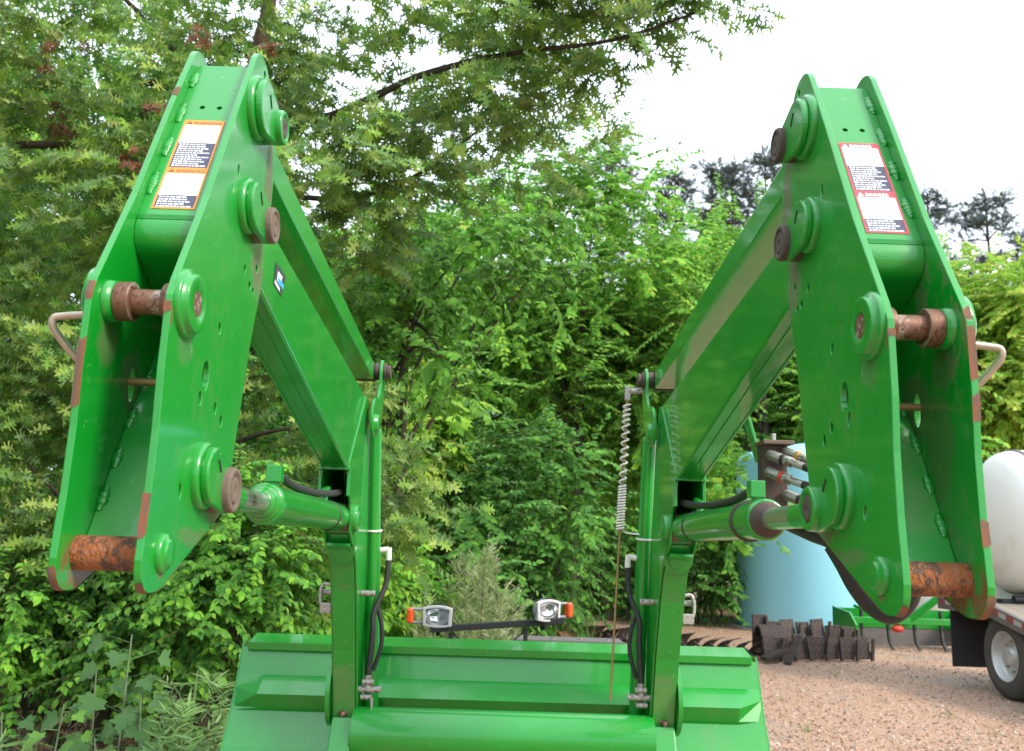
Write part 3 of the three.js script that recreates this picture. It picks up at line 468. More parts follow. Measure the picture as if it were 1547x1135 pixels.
// ---------------------------------------------------------------- work lamps on a bar behind the bucket
{
  const z = -5.2, A = at(650, 951, z), B = at(852, 938, z);
  const t = thing('work_light_bar', 'black steel bar carrying two headlamps with orange turn signals behind the bucket', 'light bar', [(A.x + B.x) / 2, 0, z]);
  part('crossbar', bar(A, B, 0.05, 0.034, 0.003), M.black, t);
  for (const [px, py] of [[681, 962], [794, 955]]) { const p = at(px, py, z); part('post', box(p.x - 0.012, p.x + 0.012, 0, p.y + 0.02, z - 0.012, z + 0.012, 0.002), M.black, t); part('brace', bar(V(p.x + 0.01, p.y + 0.02, z - 0.01), V(p.x + (px < 700 ? 0.12 : -0.12), p.y - 0.10, z - 0.01), 0.008, 0.008, 0.001), M.black, t); }
  part('foot', box(A.x, B.x, 0, 0.03, z - 0.25, z + 0.25, 0.004), M.black, t);
  for (const [px, py, yaw, sgn] of [[661, 932, -0.12, -1], [828, 923, 0.62, 1]]) {
    const p = at(px, py, z + 0.02), g = group('headlamp', t), mk = (q) => { q.rotateY(yaw); return q.translate(p.x, p.y, p.z); };
    const outline = new THREE.Shape(); const w = 0.078, h = 0.062; outline.moveTo(-w, h * 0.7); outline.quadraticCurveTo(0, h * 1.15, w, h * 0.7); outline.lineTo(w * 0.95, -h * 0.75); outline.quadraticCurveTo(0, -h * 1.05, -w * 0.95, -h * 0.75); outline.closePath();
    const ringS = outline.clone(); const hole = new THREE.Path(outline.getPoints(12).map((v) => v.clone().multiplyScalar(0.84))); ringS.holes.push(hole);
    part('housing', mk(new THREE.SphereGeometry(1, 28, 18, 0, Math.PI * 2, 0, Math.PI / 2).rotateX(-Math.PI / 2).scale(w * 1.08, h * 1.12, 0.085)), M.lampShell, g);
    part('bezel', mk(new THREE.ExtrudeGeometry(ringS, { depth: 0.016, bevelEnabled: true, bevelSize: 0.004, bevelThickness: 0.004, bevelSegments: 3 }).translate(0, 0, -0.008)), M.rim, g);
    part('reflector', mk(new THREE.SphereGeometry(1, 24, 16, 0, Math.PI * 2, 0, Math.PI / 2).rotateX(-Math.PI / 2).scale(w * 0.88, h * 0.88, 0.05)), M.reflector, g);
    part('bulb', mk(cyl(V(0, 0, -0.05), V(0, 0, -0.012), 0.011, 0.008)), M.rim, g);
    part('lens', mk(new THREE.ShapeGeometry(new THREE.Shape(outline.getPoints(12).map((v) => v.clone().multiplyScalar(0.86)))).translate(0, 0, 0.002)), M.glass, g);
    part('mount', mk(cyl(V(0, -h - 0.04, -0.04), V(0, -h + 0.01, -0.03), 0.014)), M.black, g);
    part('turn_signal', mk(new RoundedBoxGeometry(0.036, 0.085, 0.05, 4, 0.014).translate(sgn * 0.155, 0.0, -0.01)), M.orange, g, 'orange turn signal lens');
    part('signal_arm', merge([mk(cyl(V(sgn * 0.07, 0.036, -0.015), V(sgn * 0.15, 0.036, -0.015), 0.007)), mk(cyl(V(sgn * 0.07, -0.036, -0.015), V(sgn * 0.15, -0.036, -0.015), 0.007))]), M.lampShell, g);
  }
}
{ // flat steel beam on stands behind the bucket
  const a = at(780, 964, -5.6), b = at(940, 967, -5.6), t = thing('steel_beam', 'flat dark grey steel beam with bolt heads on stands behind the bucket', 'beam', [(a.x + b.x) / 2, 0, -5.6]);
  part('beam_web', box(a.x - 0.02, b.x, a.y - 0.10, a.y - 0.012, -5.62, -5.58, 0.004), M.greySteel, t);
  part('top_flange', box(a.x - 0.02, b.x, a.y - 0.012, a.y, -5.75, -5.55, 0.003), M.greySteel, t);
  for (const x of [a.x + 0.05, b.x - 0.1]) part('stand', box(x, x + 0.06, 0, a.y - 0.1, -5.63, -5.57, 0.004), M.greySteel, t);
  for (let i = 0; i < 4; i++) part('bolt_head', cyl(V(a.x + 0.06 + i * 0.16, a.y - 0.002, -5.6), V(a.x + 0.06 + i * 0.16, a.y + 0.008, -5.6), 0.012, 0.012, 6), M.steel, t);
}

// ---------------------------------------------------------------- yard: steel tracks, tanks, scraper, trailer
function trackPad(w, h, mat) { // ribbed steel track pad, curved plate with grouser
  const s = new THREE.Shape(); s.moveTo(-h / 2, 0); s.quadraticCurveTo(0, 0.07, h / 2, 0.02); s.lineTo(h / 2, 0.035); s.quadraticCurveTo(0, 0.085, -h / 2, 0.015); s.closePath();
  return new THREE.ExtrudeGeometry(s, { depth: w, bevelEnabled: false }).translate(0, 0, -w / 2);
}
{
  // laid-out track: pads in a row running away along the gravel
  const a = at(845, 978, -15.2), b = at(1150, 992, -13.3); a.y = b.y = 0;
  const t = thing('steel_track', 'rusty steel over-tyre track laid out flat on the gravel', 'track', [a.x, 0, a.z]);
  const n = 15, d = b.clone().sub(a), ang = Math.atan2(-d.z, d.x);
  for (let i = 0; i < n; i++) {
    const p = a.clone().addScaledVector(d, i / (n - 1));
    const g = trackPad(0.46, 0.25).rotateZ(rr(0.4, 1.2)).rotateY(ang + rr(-0.2, 0.2)).translate(p.x, 0.12 + rr(0, 0.03), p.z);
    part('track_pad', g, M.track, t);
    part('track_bar', bar(V(p.x - 0.1, 0.16, p.z + 0.22), V(p.x + 0.05, 0.03, p.z + 0.34), 0.04, 0.03), M.track, t);
    if (i < n - 1) part('link', cyl(V(p.x, 0.06, p.z + 0.1), a.clone().addScaledVector(d, (i + 1) / (n - 1)).add(V(0, 0.06, 0.1)), 0.022, 0.022, 8), M.track, t);
  }
  const c = at(1162, 992, -13.0), e = at(1300, 985, -13.3); c.y = e.y = 0;
  const u = thing('steel_track', 'black steel over-tyre track rolled up in a loop on the gravel', 'track', [c.x, 0, c.z]);
  const dd = e.clone().sub(c).normalize(), len = e.clone().sub(c).length(), side2 = V(-dd.z, 0, dd.x).negate();
  // stadium-shaped loop of pads standing on its edge
  const loop = []; const R = 0.24; for (let i = 0; i < 6; i++) loop.push([i / 5 * (len - R), 0, 0]);
  for (let row = 0; row < 2; row++) for (let i = 0; i < 7; i++) {
    const f = i / 6, p = c.clone().addScaledVector(dd, f * len).addScaledVector(V(0, 0, 1), row ? -0.45 : 0.05);
    const h = 0.36 + (row ? 0.15 : 0) - f * 0.08 + rr(-0.05, 0.05);
    part('track_pad', new RoundedBoxGeometry(len / 6 * 0.96, h, 0.035, 2, 0.01).rotateX(rr(-0.3, -0.05)).rotateY(Math.atan2(-dd.z, dd.x) + rr(-0.22, 0.22)).rotateZ(rr(-0.06, 0.06)).translate(p.x, h / 2 + 0.03, p.z), M.track, u);
    part('grouser', bar(V(p.x + len / 12, 0.02, p.z + 0.07), V(p.x + len / 12 + rr(-0.08, 0.08), h + rr(-0.02, 0.03), p.z + 0.01), 0.035, 0.06, 0.006, V(0, 0, 1)), M.track, u);
  }
  for (let k = 0; k < 7; k++) { const th = -0.6 + k * 0.62, p = c.clone().add(V(-0.02, 0.24 + 0.2 * Math.sin(th), -0.2 + 0.2 * Math.cos(th))); part('track_pad', new RoundedBoxGeometry(0.36, 0.035, 0.15, 2, 0.008).rotateX(-th - Math.PI / 2).translate(p.x + 0.1, p.y, p.z), M.track, u); }
  part('track_bar', bar(V(c.x + 0.12, 0.02, c.z + 0.42), V(c.x + 0.36, 0.36, c.z + 0.2), 0.1, 0.03), M.track, u);
  part('track_bar', bar(V(c.x - 0.16, 0.06, c.z + 0.3), V(c.x + 0.14, 0.16, c.z + 0.2), 0.16, 0.05), M.track, u);
  // short heap behind the lamps
  const q = at(855, 962, -11), w = thing('steel_track', 'short heap of rusty track plates behind the lamp bar', 'track', [q.x, 0, -12.5]);
  for (let i = 0; i < 7; i++) { const p = at(838 + i * 12, 965, -12.5); part('track_pad', new RoundedBoxGeometry(0.30, 0.04, 0.3, 2, 0.01).rotateZ(rr(-0.9, 0.9)).rotateY(rr(-1, 1)).translate(p.x, 0.14 + rr(0, 0.12), -12.5 + rr(-0.2, 0.2)), i % 2 ? M.track : M.edgeRust, w); }
}
{
  const t = thing('storage_tank', 'large upright light blue plastic storage tank with domed top', 'tank', [6.3, 0, -18.3]);
  part('tank_shell', turned(V(6.3, 0, -18.3), V(6.3, 5, -18.3), [[0.0, 0], [0.0, 1.58], [0.05, 1.61], [0.5, 1.61], [3.2, 1.6], [3.3, 1.56], [3.38, 1.45], [3.5, 1.0], [3.58, 0.5], [3.6, 0]], 80), M.blue, t);
  part('tank_pad', cyl(V(6.3, -0.01, -18.3), V(6.3, 0.02, -18.3), 1.85, 1.85, 60), std({ color: lin(0.36, 0.31, 0.26), roughness: 0.95 }), t);
  part('lid', cyl(V(6.3, 3.57, -18.3), V(6.3, 3.68, -18.3), 0.25, 0.25, 30), M.blue, t);
}
{
  const t = thing('storage_tank', 'low white plastic tank lying on the ground beyond the trailer', 'tank', [8.5, 0, -16.9]);
  part('tank_shell', new THREE.CapsuleGeometry(0.72, 1.7, 12, 36).rotateZ(Math.PI / 2).translate(8.6, 0.84, -16.9), M.poly, t);
  for (const x of [8.0, 9.2]) part('cradle', box(x - 0.08, x + 0.08, 0, 0.3, -17.4, -16.4, 0.01), M.greySteel, t);
}
{ // box scraper with ripper shanks
  const z = -15.2, a = at(1267, 960, z), b = at(1452, 975, z), t = thing('box_scraper', 'green box scraper with curved black ripper shanks on the gravel', 'implement', [a.x, 0, z]);
  const gy = (py, px = 1330) => at(px, py, z).y;
  const yT = gy(918, 1290), yB = 0.12;
  part('side_panel', slab([[-z - 0.75, yB], [-z - 0.75, 0.40], [-z - 0.5, yT - 0.05], [-z + 0.25, yT], [-z + 0.25, yB]], a.x, a.x + 0.03), M.green, t);
  part('side_panel', slab([[-z - 0.75, yB], [-z - 0.75, 0.40], [-z - 0.5, yT - 0.05], [-z + 0.25, yT], [-z + 0.25, yB]], b.x, b.x + 0.03), M.green, t);
  part('mould_board', box(a.x + 0.031, b.x - 0.001, 0.3, yT - 0.02, z - 0.25, z - 0.2), M.green, t);
  part('blade', box(a.x + 0.031, b.x - 0.001, 0.03, 0.30, z - 0.26, z - 0.21), M.greySteel, t);
  part('shank_beam', box(a.x + 0.031, b.x - 0.001, 0.40, 0.50, z + 0.3, z + 0.4, 0.01), M.green, t);
  for (let i = 0; i < 5; i++) { const x = a.x + 0.22 + i * (b.x - a.x - 0.3) / 4; part('ripper_shank', slab([[-z - 0.33, 0.62], [-z - 0.39, 0.62], [-z - 0.40, 0.3], [-z - 0.44, 0.14], [-z - 0.56, 0.02], [-z - 0.50, 0.02], [-z - 0.37, 0.13], [-z - 0.33, 0.3]], x, x + 0.035), M.black, t); }
  const A = at(1362, 945, z + 0.3), B = at(1425, 898, z + 0.5);
  part('top_arm', bar(A, B, 0.12, 0.12, 0.02), M.green, t); part('arm_tip', bar(B.clone().lerp(A, 0.08), B.clone().lerp(A, -0.3), 0.06, 0.14, 0.02), M.black, t);
  part('side_brace', bar(A.clone().add(V(-0.02, 0, 0)), V(A.x - 0.6, yT + 0.03, z - 0.1), 0.05, 0.05), M.green, t);
  part('hitch_plate', box(A.x - 0.1, A.x + 0.12, 0.42, A.y + 0.06, z + 0.22, z + 0.28), M.green, t);
  part('red_cap', new THREE.SphereGeometry(0.07, 12, 10).scale(1.4, 0.8, 1).translate(A.x - 0.09, A.y - 0.05, z + 0.36), M.redPart, t);
}
{ // flatbed trailer with white tank on it
  const x0 = 5.45, x1 = 7.9, t = thing('flatbed_trailer', 'grey flatbed trailer with sloping tail and red and white reflective tape', 'trailer', [6.6, 0, -11.5]);
  for (let i = 0; i < 16; i++) part('deck_plank', box(x0 + 0.02 + i * 0.151, x0 + 0.165 + i * 0.151, 0.95, 1.0, -11.6, -10.46, 0.004), M.wood, t);
  for (let i = 0; i < 16; i++) part('deck_plank', slab([[10.455, 0.95], [10.455, 1.0], [8.2, 0.58], [8.2, 0.53]], x0 + 0.02 + i * 0.151, x0 + 0.165 + i * 0.151), M.wood, t);
  part('side_rail', slab([[11.6, 1.0], [10.45, 1.0], [8.2, 0.58], [8.2, 0.44], [10.45, 0.86], [11.6, 0.86]], x0 - 0.03, x0 + 0.018), M.greySteel, t);
  for (let i = 0; i < 22; i++) { const red = i % 2; const f = (q) => { const zz = 8.25 + q; return [zz, zz < 10.45 ? 0.58 + (zz - 8.2) * 0.1867 : 1.0]; }; const [u0, v0] = f(i * 0.15), [u1, v1] = f(i * 0.15 + 0.148); part('tape_square', slab([[u0, v0 - 0.025], [u1, v1 - 0.025], [u1, v1 - 0.078], [u0, v0 - 0.078]], x0 - 0.0325, x0 - 0.0305, { bevel: 0 }), red ? M.redTape ??= std({ color: lin(0.28, 0.06, 0.065), roughness: 0.5 }) : M.rim, t); }
  part('frame_beam', merge([box(x0 + 0.5, x0 + 0.6, 0.65, 0.94, -11.6, -10.3), box(x1 - 0.6, x1 - 0.5, 0.65, 0.94, -11.6, -10.3)]), M.black, t);
  for (const [wx, wz] of [[x0 + 0.02, -10.25], [x1 - 0.34, -10.25]]) {
    const wh = group('wheel', t), c0 = V(wx, 0.45, wz), c1 = V(wx + 0.32, 0.45, wz);
    part('tyre', turned(c0, c1, [[0.03, 0.26], [0.012, 0.30], [0.0, 0.36], [0.015, 0.42], [0.05, 0.445], [0.1, 0.45], [0.22, 0.45], [0.27, 0.445], [0.305, 0.42], [0.32, 0.36], [0.308, 0.3], [0.29, 0.26]], 56), M.tyre, wh);
    part('rim', turned(c0, c1, [[0.02, 0.268], [0.015, 0.262], [0.03, 0.25], [0.09, 0.235], [0.12, 0.22], [0.13, 0.12], [0.09, 0.1], [0.05, 0.09], [0.045, 0.0]], 48), M.rim, wh);
    for (let k = 0; k < 8; k++) part('lug_nut', xcyl(wx + 0.09, wx + 0.13, 0.45 + 0.16 * Math.sin(k * 0.785), wz + 0.16 * Math.cos(k * 0.785), 0.014, 6), M.steel, wh);
    for (let k = 0; k < 3; k++) part('tread_groove', turned(c0, c1, [[0.085 + k * 0.06, 0.4505], [0.085 + k * 0.06, 0.4525], [0.097 + k * 0.06, 0.4525], [0.097 + k * 0.06, 0.4505]], 56), M.black, wh);
  }
  part('axle', xcyl(x0 + 0.2, x1 - 0.2, 0.45, -10.25, 0.06), M.black, t);
  part('mud_flap', box(x0, x0 + 0.45, 0.2, 0.86, -11.36, -11.34), M.rubber, t);
  for (const x of [x0 + 0.4, x1 - 0.5]) part('support_leg', box(x, x + 0.1, 0, 0.66, -9.4, -9.3), M.black, t);
  const w = thing('leg_tank', 'white horizontal plastic tank strapped on the flatbed trailer', 'tank', [6.8, 1, -10.75]);
  part('tank_shell', turned(V(5.62, 1.93, -10.75), V(9, 1.93, -10.75), [[0, 0], [0.01, 0.25], [0.05, 0.5], [0.12, 0.68], [0.22, 0.79], [0.34, 0.83], [2.2, 0.83], [2.3, 0.7], [2.35, 0.3], [2.36, 0]], 60), M.poly, w);
  part('strap', turned(V(5.93, 1.93, -10.75), V(9, 1.93, -10.75), [[0, 0.825], [0, 0.836], [0.05, 0.836], [0.05, 0.825]], 60), M.greySteel, w);
  for (const x of [5.95, 7.4]) part('saddle', box(x, x + 0.2, 1.0, 1.30, -11.3, -10.5, 0.01), M.poly, w);
  part('outlet_valve', merge([cyl(V(5.75, 1.05, -10.47), V(6.4, 1.07, -10.47), 0.045), box(5.62, 5.85, 1.0, 1.05, -10.6, -10.47, 0.01)]), M.black, w);
}

// ---------------------------------------------------------------- leaves
function leafGeo(pts, fold = 0.12, curl = 0.15) { // half-outline pts [x>=0, y], mirrored; base at origin, tip towards +y
  const s = new THREE.Shape(); const full = [...pts, ...pts.slice().reverse().map(([x, y]) => [-x, y])].filter((p, i, a) => !i || p[0] !== a[i - 1][0] || p[1] !== a[i - 1][1]);
  s.setFromPoints(full.map((p) => new THREE.Vector2(...p)));
  const g = new THREE.ShapeGeometry(s), p = g.attributes.position;
  for (let i = 0; i < p.count; i++) p.setZ(i, Math.abs(p.getX(i)) * fold * 2 - curl * p.getY(i) * p.getY(i));
  g.computeVertexNormals(); return g;
}
const oakG = leafGeo([[0.012, 0], [0.015, 0.18], [0.13, 0.2], [0.24, 0.13], [0.2, 0.25], [0.06, 0.33], [0.07, 0.4], [0.26, 0.45], [0.4, 0.42], [0.36, 0.52], [0.3, 0.56], [0.08, 0.55], [0.08, 0.62], [0.2, 0.74], [0.32, 0.78], [0.24, 0.84], [0.08, 0.78], [0.07, 0.86], [0.06, 0.95], [0, 1]]);
const ovalG = leafGeo([[0.01, 0], [0.012, 0.1], [0.16, 0.2], [0.25, 0.4], [0.22, 0.62], [0.1, 0.84], [0, 1]]);
const mapleG = leafGeo([[0.01, 0], [0.012, 0.3], [0.2, 0.24], [0.36, 0.3], [0.34, 0.42], [0.52, 0.56], [0.36, 0.6], [0.3, 0.66], [0.2, 0.66], [0.22, 0.82], [0.1, 0.88], [0, 1.05]]);
const narrowG = leafGeo([[0.01, 0], [0.05, 0.25], [0.06, 0.5], [0.03, 0.8], [0, 1]]);
function pinnate(n, lw) { // compound leaf of n pairs of leaflets
  const list = []; for (let i = 0; i < n; i++) for (const s of [-1, 1]) { const g = leafGeo([[0.01, 0], [lw, 0.3], [lw * 0.95, 0.6], [0, 1]]).scale(0.36, 0.36, 0.36).rotateZ(-s * 1.15).translate(0, 0.18 + 0.62 * i / (n - 1), 0); list.push(g); }
  list.push(leafGeo([[0.01, 0], [lw, 0.3], [lw * 0.95, 0.6], [0, 1]]).scale(0.36, 0.36, 0.36).translate(0, 0.8, 0)); return merge(list);
}
const compG = pinnate(4, 0.26), fineG = pinnate(6, 0.17);
const leafM = (rough = 0.75, t = 0.3, coat = 0.25) => phy({ color: 0xffffff, roughness: rough, transmission: t, thickness: 0, clearcoat: coat, clearcoatRoughness: 0.35, specularIntensity: 0.35, side: THREE.DoubleSide });
const LM = leafM(1, 0.42, 0.08), LM2 = leafM(1, 0.45, 0);
const tmpM = new THREE.Matrix4();
// twigs with leaves set along them, filling ellipsoid clumps; returns matrices + colours + twig geometry
function foliage(parent, clumps, o) {
  const mats = [], cols = [], tw = { pos: [], nor: [] };
  const up = V(0, 1, 0), c = new THREE.Color();
  for (const cl of clumps) {
    const tint = rr(0.75, 1.25) * (cl.tint ?? 1), n = Math.round(cl.n);
    for (let i = 0; i < n; i++) {
      const u = V(gauss(), gauss(), gauss()); u.multiplyScalar(0.62); if (u.length() > 1) u.normalize();
      const base = cl.p.clone().add(V(u.x * cl.r[0], u.y * cl.r[1], u.z * cl.r[2]));
      if (base.y < 0.05) base.y = rr(0.05, 0.3);
      const d = V(u.x + gauss() * 0.7, u.y * 0.6 + gauss() * 0.5 + (o.lift ?? 0), u.z + gauss() * 0.7).normalize();
      const len = o.len * rr(0.6, 1.3), k = o.k, tipT = rr(0.8, 1.2), bend = rr(0.0, o.droop ?? 0.25);
      let prev = base.clone();
      for (let j = 1; j <= k; j++) {
        const f = j / k, p = base.clone().addScaledVector(d, len * f).add(V(0, -bend * len * f * f, 0));
        const dir = p.clone().sub(prev).normalize();
        if (o.twig) { const a = prev, s1 = dir.clone().cross(up).normalize().multiplyScalar(o.twig * (1.1 - f)), s2 = s1.clone().cross(dir); tw.pos.push(a.x + s1.x, a.y + s1.y, a.z + s1.z, a.x - s1.x * .5 + s2.x, a.y - s1.y * .5 + s2.y, a.z - s1.z * .5 + s2.z, p.x, p.y, p.z, a.x - s1.x * .5 - s2.x, a.y - s1.y * .5 - s2.y, a.z - s1.z * .5 - s2.z, a.x + s1.x, a.y + s1.y, a.z + s1.z, p.x, p.y, p.z, a.x - s1.x * .5 + s2.x, a.y - s1.y * .5 + s2.y, a.z - s1.z * .5 + s2.z, a.x - s1.x * .5 - s2.x, a.y - s1.y * .5 - s2.y, a.z - s1.z * .5 - s2.z, p.x, p.y, p.z); }
        prev = p.clone();
        for (let q = 0; q < (o.per ?? 1); q++) {
          const sgn = (j + q) % 2 ? 1 : -1, side = dir.clone().cross(up).normalize().multiplyScalar(sgn);
          const y = dir.clone().multiplyScalar(rr(0.3, 0.9)).addScaledVector(side, rr(0.4, 1.0)).add(V(gauss() * 0.3, -rr(0, o.hang ?? 0.5), gauss() * 0.3)).normalize();
          const nz = up.clone().multiplyScalar(o.up ?? 0.6).add(V(u.x + gauss() * o.wild, u.y * 0.5 + gauss() * o.wild * 0.5, u.z + 0.25 + gauss() * o.wild)); nz.addScaledVector(y, -nz.dot(y)).normalize();
          const x = y.clone().cross(nz), s = o.size * rr(0.65, 1.2);
          tmpM.makeBasis(x.multiplyScalar(s), y.multiplyScalar(s), nz.multiplyScalar(s)).setPosition(p); mats.push(tmpM.clone());
          const t = rnd(), a = o.colors[Math.floor(rnd() * o.colors.length)], v = tint * rr(0.8, 1.25); const w = o.gain ?? 1.4; c.setRGB(Math.min(0.5, a[0] * v * w), Math.min(0.55, a[1] * v * w), a[2] * v * w); cols.push(c.clone());
        }
      }
    }
  }
  const im = new THREE.InstancedMesh(o.geo, o.mat ?? LM, mats.length), org = origin(parent), shift = new THREE.Matrix4().makeTranslation(-org.x, -org.y, -org.z);
  mats.forEach((m, i) => { im.setMatrixAt(i, m.premultiply(shift)); im.setColorAt(i, cols[i]); });
  im.name = o.name ?? 'crown'; im.userData.kind = 'stuff'; im.castShadow = im.receiveShadow = true; parent.add(im);
  if (o.twig) { const g = new THREE.BufferGeometry(); g.setAttribute('position', new THREE.Float32BufferAttribute(tw.pos, 3)); g.setAttribute('uv', new THREE.Float32BufferAttribute(new Float32Array(tw.pos.length / 3 * 2), 2)); g.computeVertexNormals(); const m = part('twigs', g, M.twig, parent); m.userData.kind = 'stuff'; }
  return mats.length;
}
function limb(pts, r0, r1, seg = 40) { // tapered crooked limb
  const cv = new THREE.CatmullRomCurve3(pts), g = new THREE.TubeGeometry(cv, seg, 1, 9), p = g.attributes.position, n = g.attributes.normal;
  for (let i = 0; i < p.count; i++) { const row = Math.floor(i / 10), t = row / seg, r = (r0 + (r1 - r0) * t) * (1 + 0.12 * Math.sin(row * 1.7 + i % 10)); const c = cv.getPointAt(Math.min(1, t)); p.setXYZ(i, c.x + n.getX(i) * r, c.y + n.getY(i) * r, c.z + n.getZ(i) * r); }
  g.computeVertexNormals(); return g;
}
const C = (px, py, z, r, n, tint, sq = 0.8) => ({ p: at(px, py, z), r: [r, r * sq, r], n, tint });
let leaves = 0;
// ---- the oak on the left
const oakCol = [[0.10, 0.19, 0.030], [0.075, 0.155, 0.034], [0.14, 0.235, 0.034], [0.09, 0.165, 0.055], [0.19, 0.26, 0.06]];
{
  const base = at(178, 1000, -7.4); base.y = 0;
  const t = thing('oak_tree', 'large oak tree with lobed leaves leaning over the left mast', 'tree', [base.x, 0, base.z]);
  const top = at(330, 300, -7.2), mid = at(205, 915, -7.4), m2 = at(265, 650, -7.3);
  part('trunk', limb([base, mid, m2, top, at(400, 40, -7.0), at(430, -180, -7)], 0.11, 0.05, 60), M.barkRed, t);
  const br = (pts, r0, r1) => part('branch', limb(pts, r0, r1, 30), M.bark, t);
  br([at(290, 560, -7.25), at(200, 240, -6.9), at(110, 220, -6.6), at(0, 222, -6.3), at(-120, 235, -6)], 0.05, 0.022);
  br([at(330, 310, -7.2), at(250, 130, -7), at(150, 150, -6.6), at(20, 165, -6.3)], 0.04, 0.012);
  br([at(370, 120, -7.1), at(470, 180, -6.6), at(625, 118, -6.2), at(700, 95, -6.0), at(790, 78, -5.8), at(930, 60, -5.6), at(1050, 20, -5.5)], 0.04, 0.008);
  br([at(340, 280, -7.2), at(500, 300, -6.6), at(600, 280, -6.3), at(720, 200, -6.1)], 0.03, 0.008);
  br([at(370, 120, -7.1), at(260, 75, -6.8), at(190, 0, -6.5), at(100, -60, -6.3)], 0.03, 0.01);
  br([at(205, 880, -7.4), at(120, 780, -7), at(40, 700, -6.7)], 0.03, 0.008); br([at(240, 740, -7.3), at(380, 660, -6.9), at(520, 640, -6.6)], 0.03, 0.008);
  const cl = [];
  const grid = (x0, x1, y0, y1, nx, ny, z0, z1, r, n, tint) => { for (let i = 0; i < nx; i++) for (let j = 0; j < ny; j++) cl.push(C(x0 + (x1 - x0) * (i + rr(0.1, 0.9)) / nx, y0 + (y1 - y0) * (j + rr(0.1, 0.9)) / ny, rr(z0, z1), r * rr(0.8, 1.2), n, tint)); };
  grid(-220, 480, -120, 420, 7, 5, -8.4, -5.8, 0.62, 36, 1);
  grid(-180, 520, 400, 820, 6, 4, -8.0, -6.2, 0.58, 34, 1);
  grid(420, 840, -100, 300, 4, 4, -7.4, -5.8, 0.46, 17, 1);
  for (const [x, y, z, r, n] of [[860, 10, -5.7, 0.32, 26], [920, 50, -5.6, 0.24, 17], [870, 115, -5.8, 0.16, 10], [985, 8, -5.5, 0.2, 14], [1045, -5, -5.5, 0.15, 8], [1000, -70, -5.5, 0.34, 20], [1080, 2, -5.45, 0.08, 4], [790, 160, -5.9, 0.18, 13], [770, 80, -5.9, 0.32, 24], [560, 290, -6.3, 0.4, 30], [640, 250, -6.2, 0.35, 26], [540, 380, -6.6, 0.35, 22], [590, 800, -6.3, 0.28, 22], [600, 740, -6.4, 0.25, 16], [-150, 900, -6.6, 0.5, 30], [20, 830, -6.4, 0.4, 30]]) cl.push(C(x, y, z, r, n));
  leaves += foliage(t, cl, { geo: oakG, size: 0.122, len: 0.38, k: 8, per: 2, up: 0.25, gain: 1.6, droop: 0.2, hang: 0.45, wild: 0.9, lift: 0.1, twig: 0.004, colors: oakCol });
  // dead brown leaf clusters
  foliage(t, [[25, 30], [82, 180], [200, 240], [312, 50], [390, 70], [243, 165], [60, 80], [100, 60]].map(([x, y]) => C(x, y, -5.9, 0.05, 3)), { geo: oakG, size: 0.10, len: 0.08, k: 3, per: 2, droop: 0.6, hang: 1.2, wild: 1, twig: 0, gain: 1, colors: [[0.16, 0.06, 0.03], [0.2, 0.09, 0.045]], name: 'dead_leaves' });
}
// ---- simple-leaved tree behind the left boom (hanging sprays)
const treeOf = (name, label, base, cl, o, grp, trunkTo, tr = 0.07) => {
  const t = thing(name, label, 'tree', [base.x, 0, base.z], grp);
  const to = trunkTo ?? cl[0].p; part('trunk', limb([base, base.clone().lerp(to, 0.4).add(V(rr(-.15, .15), 0, rr(-.1, .1))), to], tr, tr * 0.35, 24), o.bark ?? M.bark, t);
  cl.slice(0, 14).forEach((c) => { const s = base.clone().lerp(to, rr(0.35, 0.85)); part('branch', limb([s, s.clone().lerp(c.p, 0.5).add(V(0, 0.15, 0)), c.p], tr * 0.35, tr * 0.08, 12), o.bark ?? M.bark, t); });
  leaves += foliage(t, cl, o); return t;
};
const ground = (px, z) => { const p = at(px, 900, z); p.y = 0; return p; };
{
  const cl = []; for (const [x, y, z, r, n] of [[600, 330, -8.6, 0.6, 40], [700, 380, -8.4, 0.55, 40], [640, 440, -8, 0.5, 44], [560, 460, -8.4, 0.55, 40], [740, 330, -9, 0.6, 40], [660, 540, -7.6, 0.25, 16], [690, 590, -7.5, 0.18, 10], [800, 420, -8.6, 0.4, 26], [590, 560, -8.6, 0.4, 20], [470, 420, -9, 0.6, 30], [500, 560, -8.8, 0.6, 36], [450, 680, -8.6, 0.6, 40], [830, 330, -9, 0.5, 30]]) cl.push(C(x, y, z, r, n));
  treeOf('elm_tree', 'dark leafy tree with oval leaves hanging behind the left boom', ground(560, -9), cl, { geo: ovalG, size: 0.10, len: 0.45, k: 9, per: 2, droop: 0.5, hang: 0.8, wild: 0.5, twig: 0.004, colors: [[0.075, 0.21, 0.022], [0.06, 0.17, 0.025], [0.12, 0.28, 0.03]] }, undefined, at(620, 380, -8.8));
}
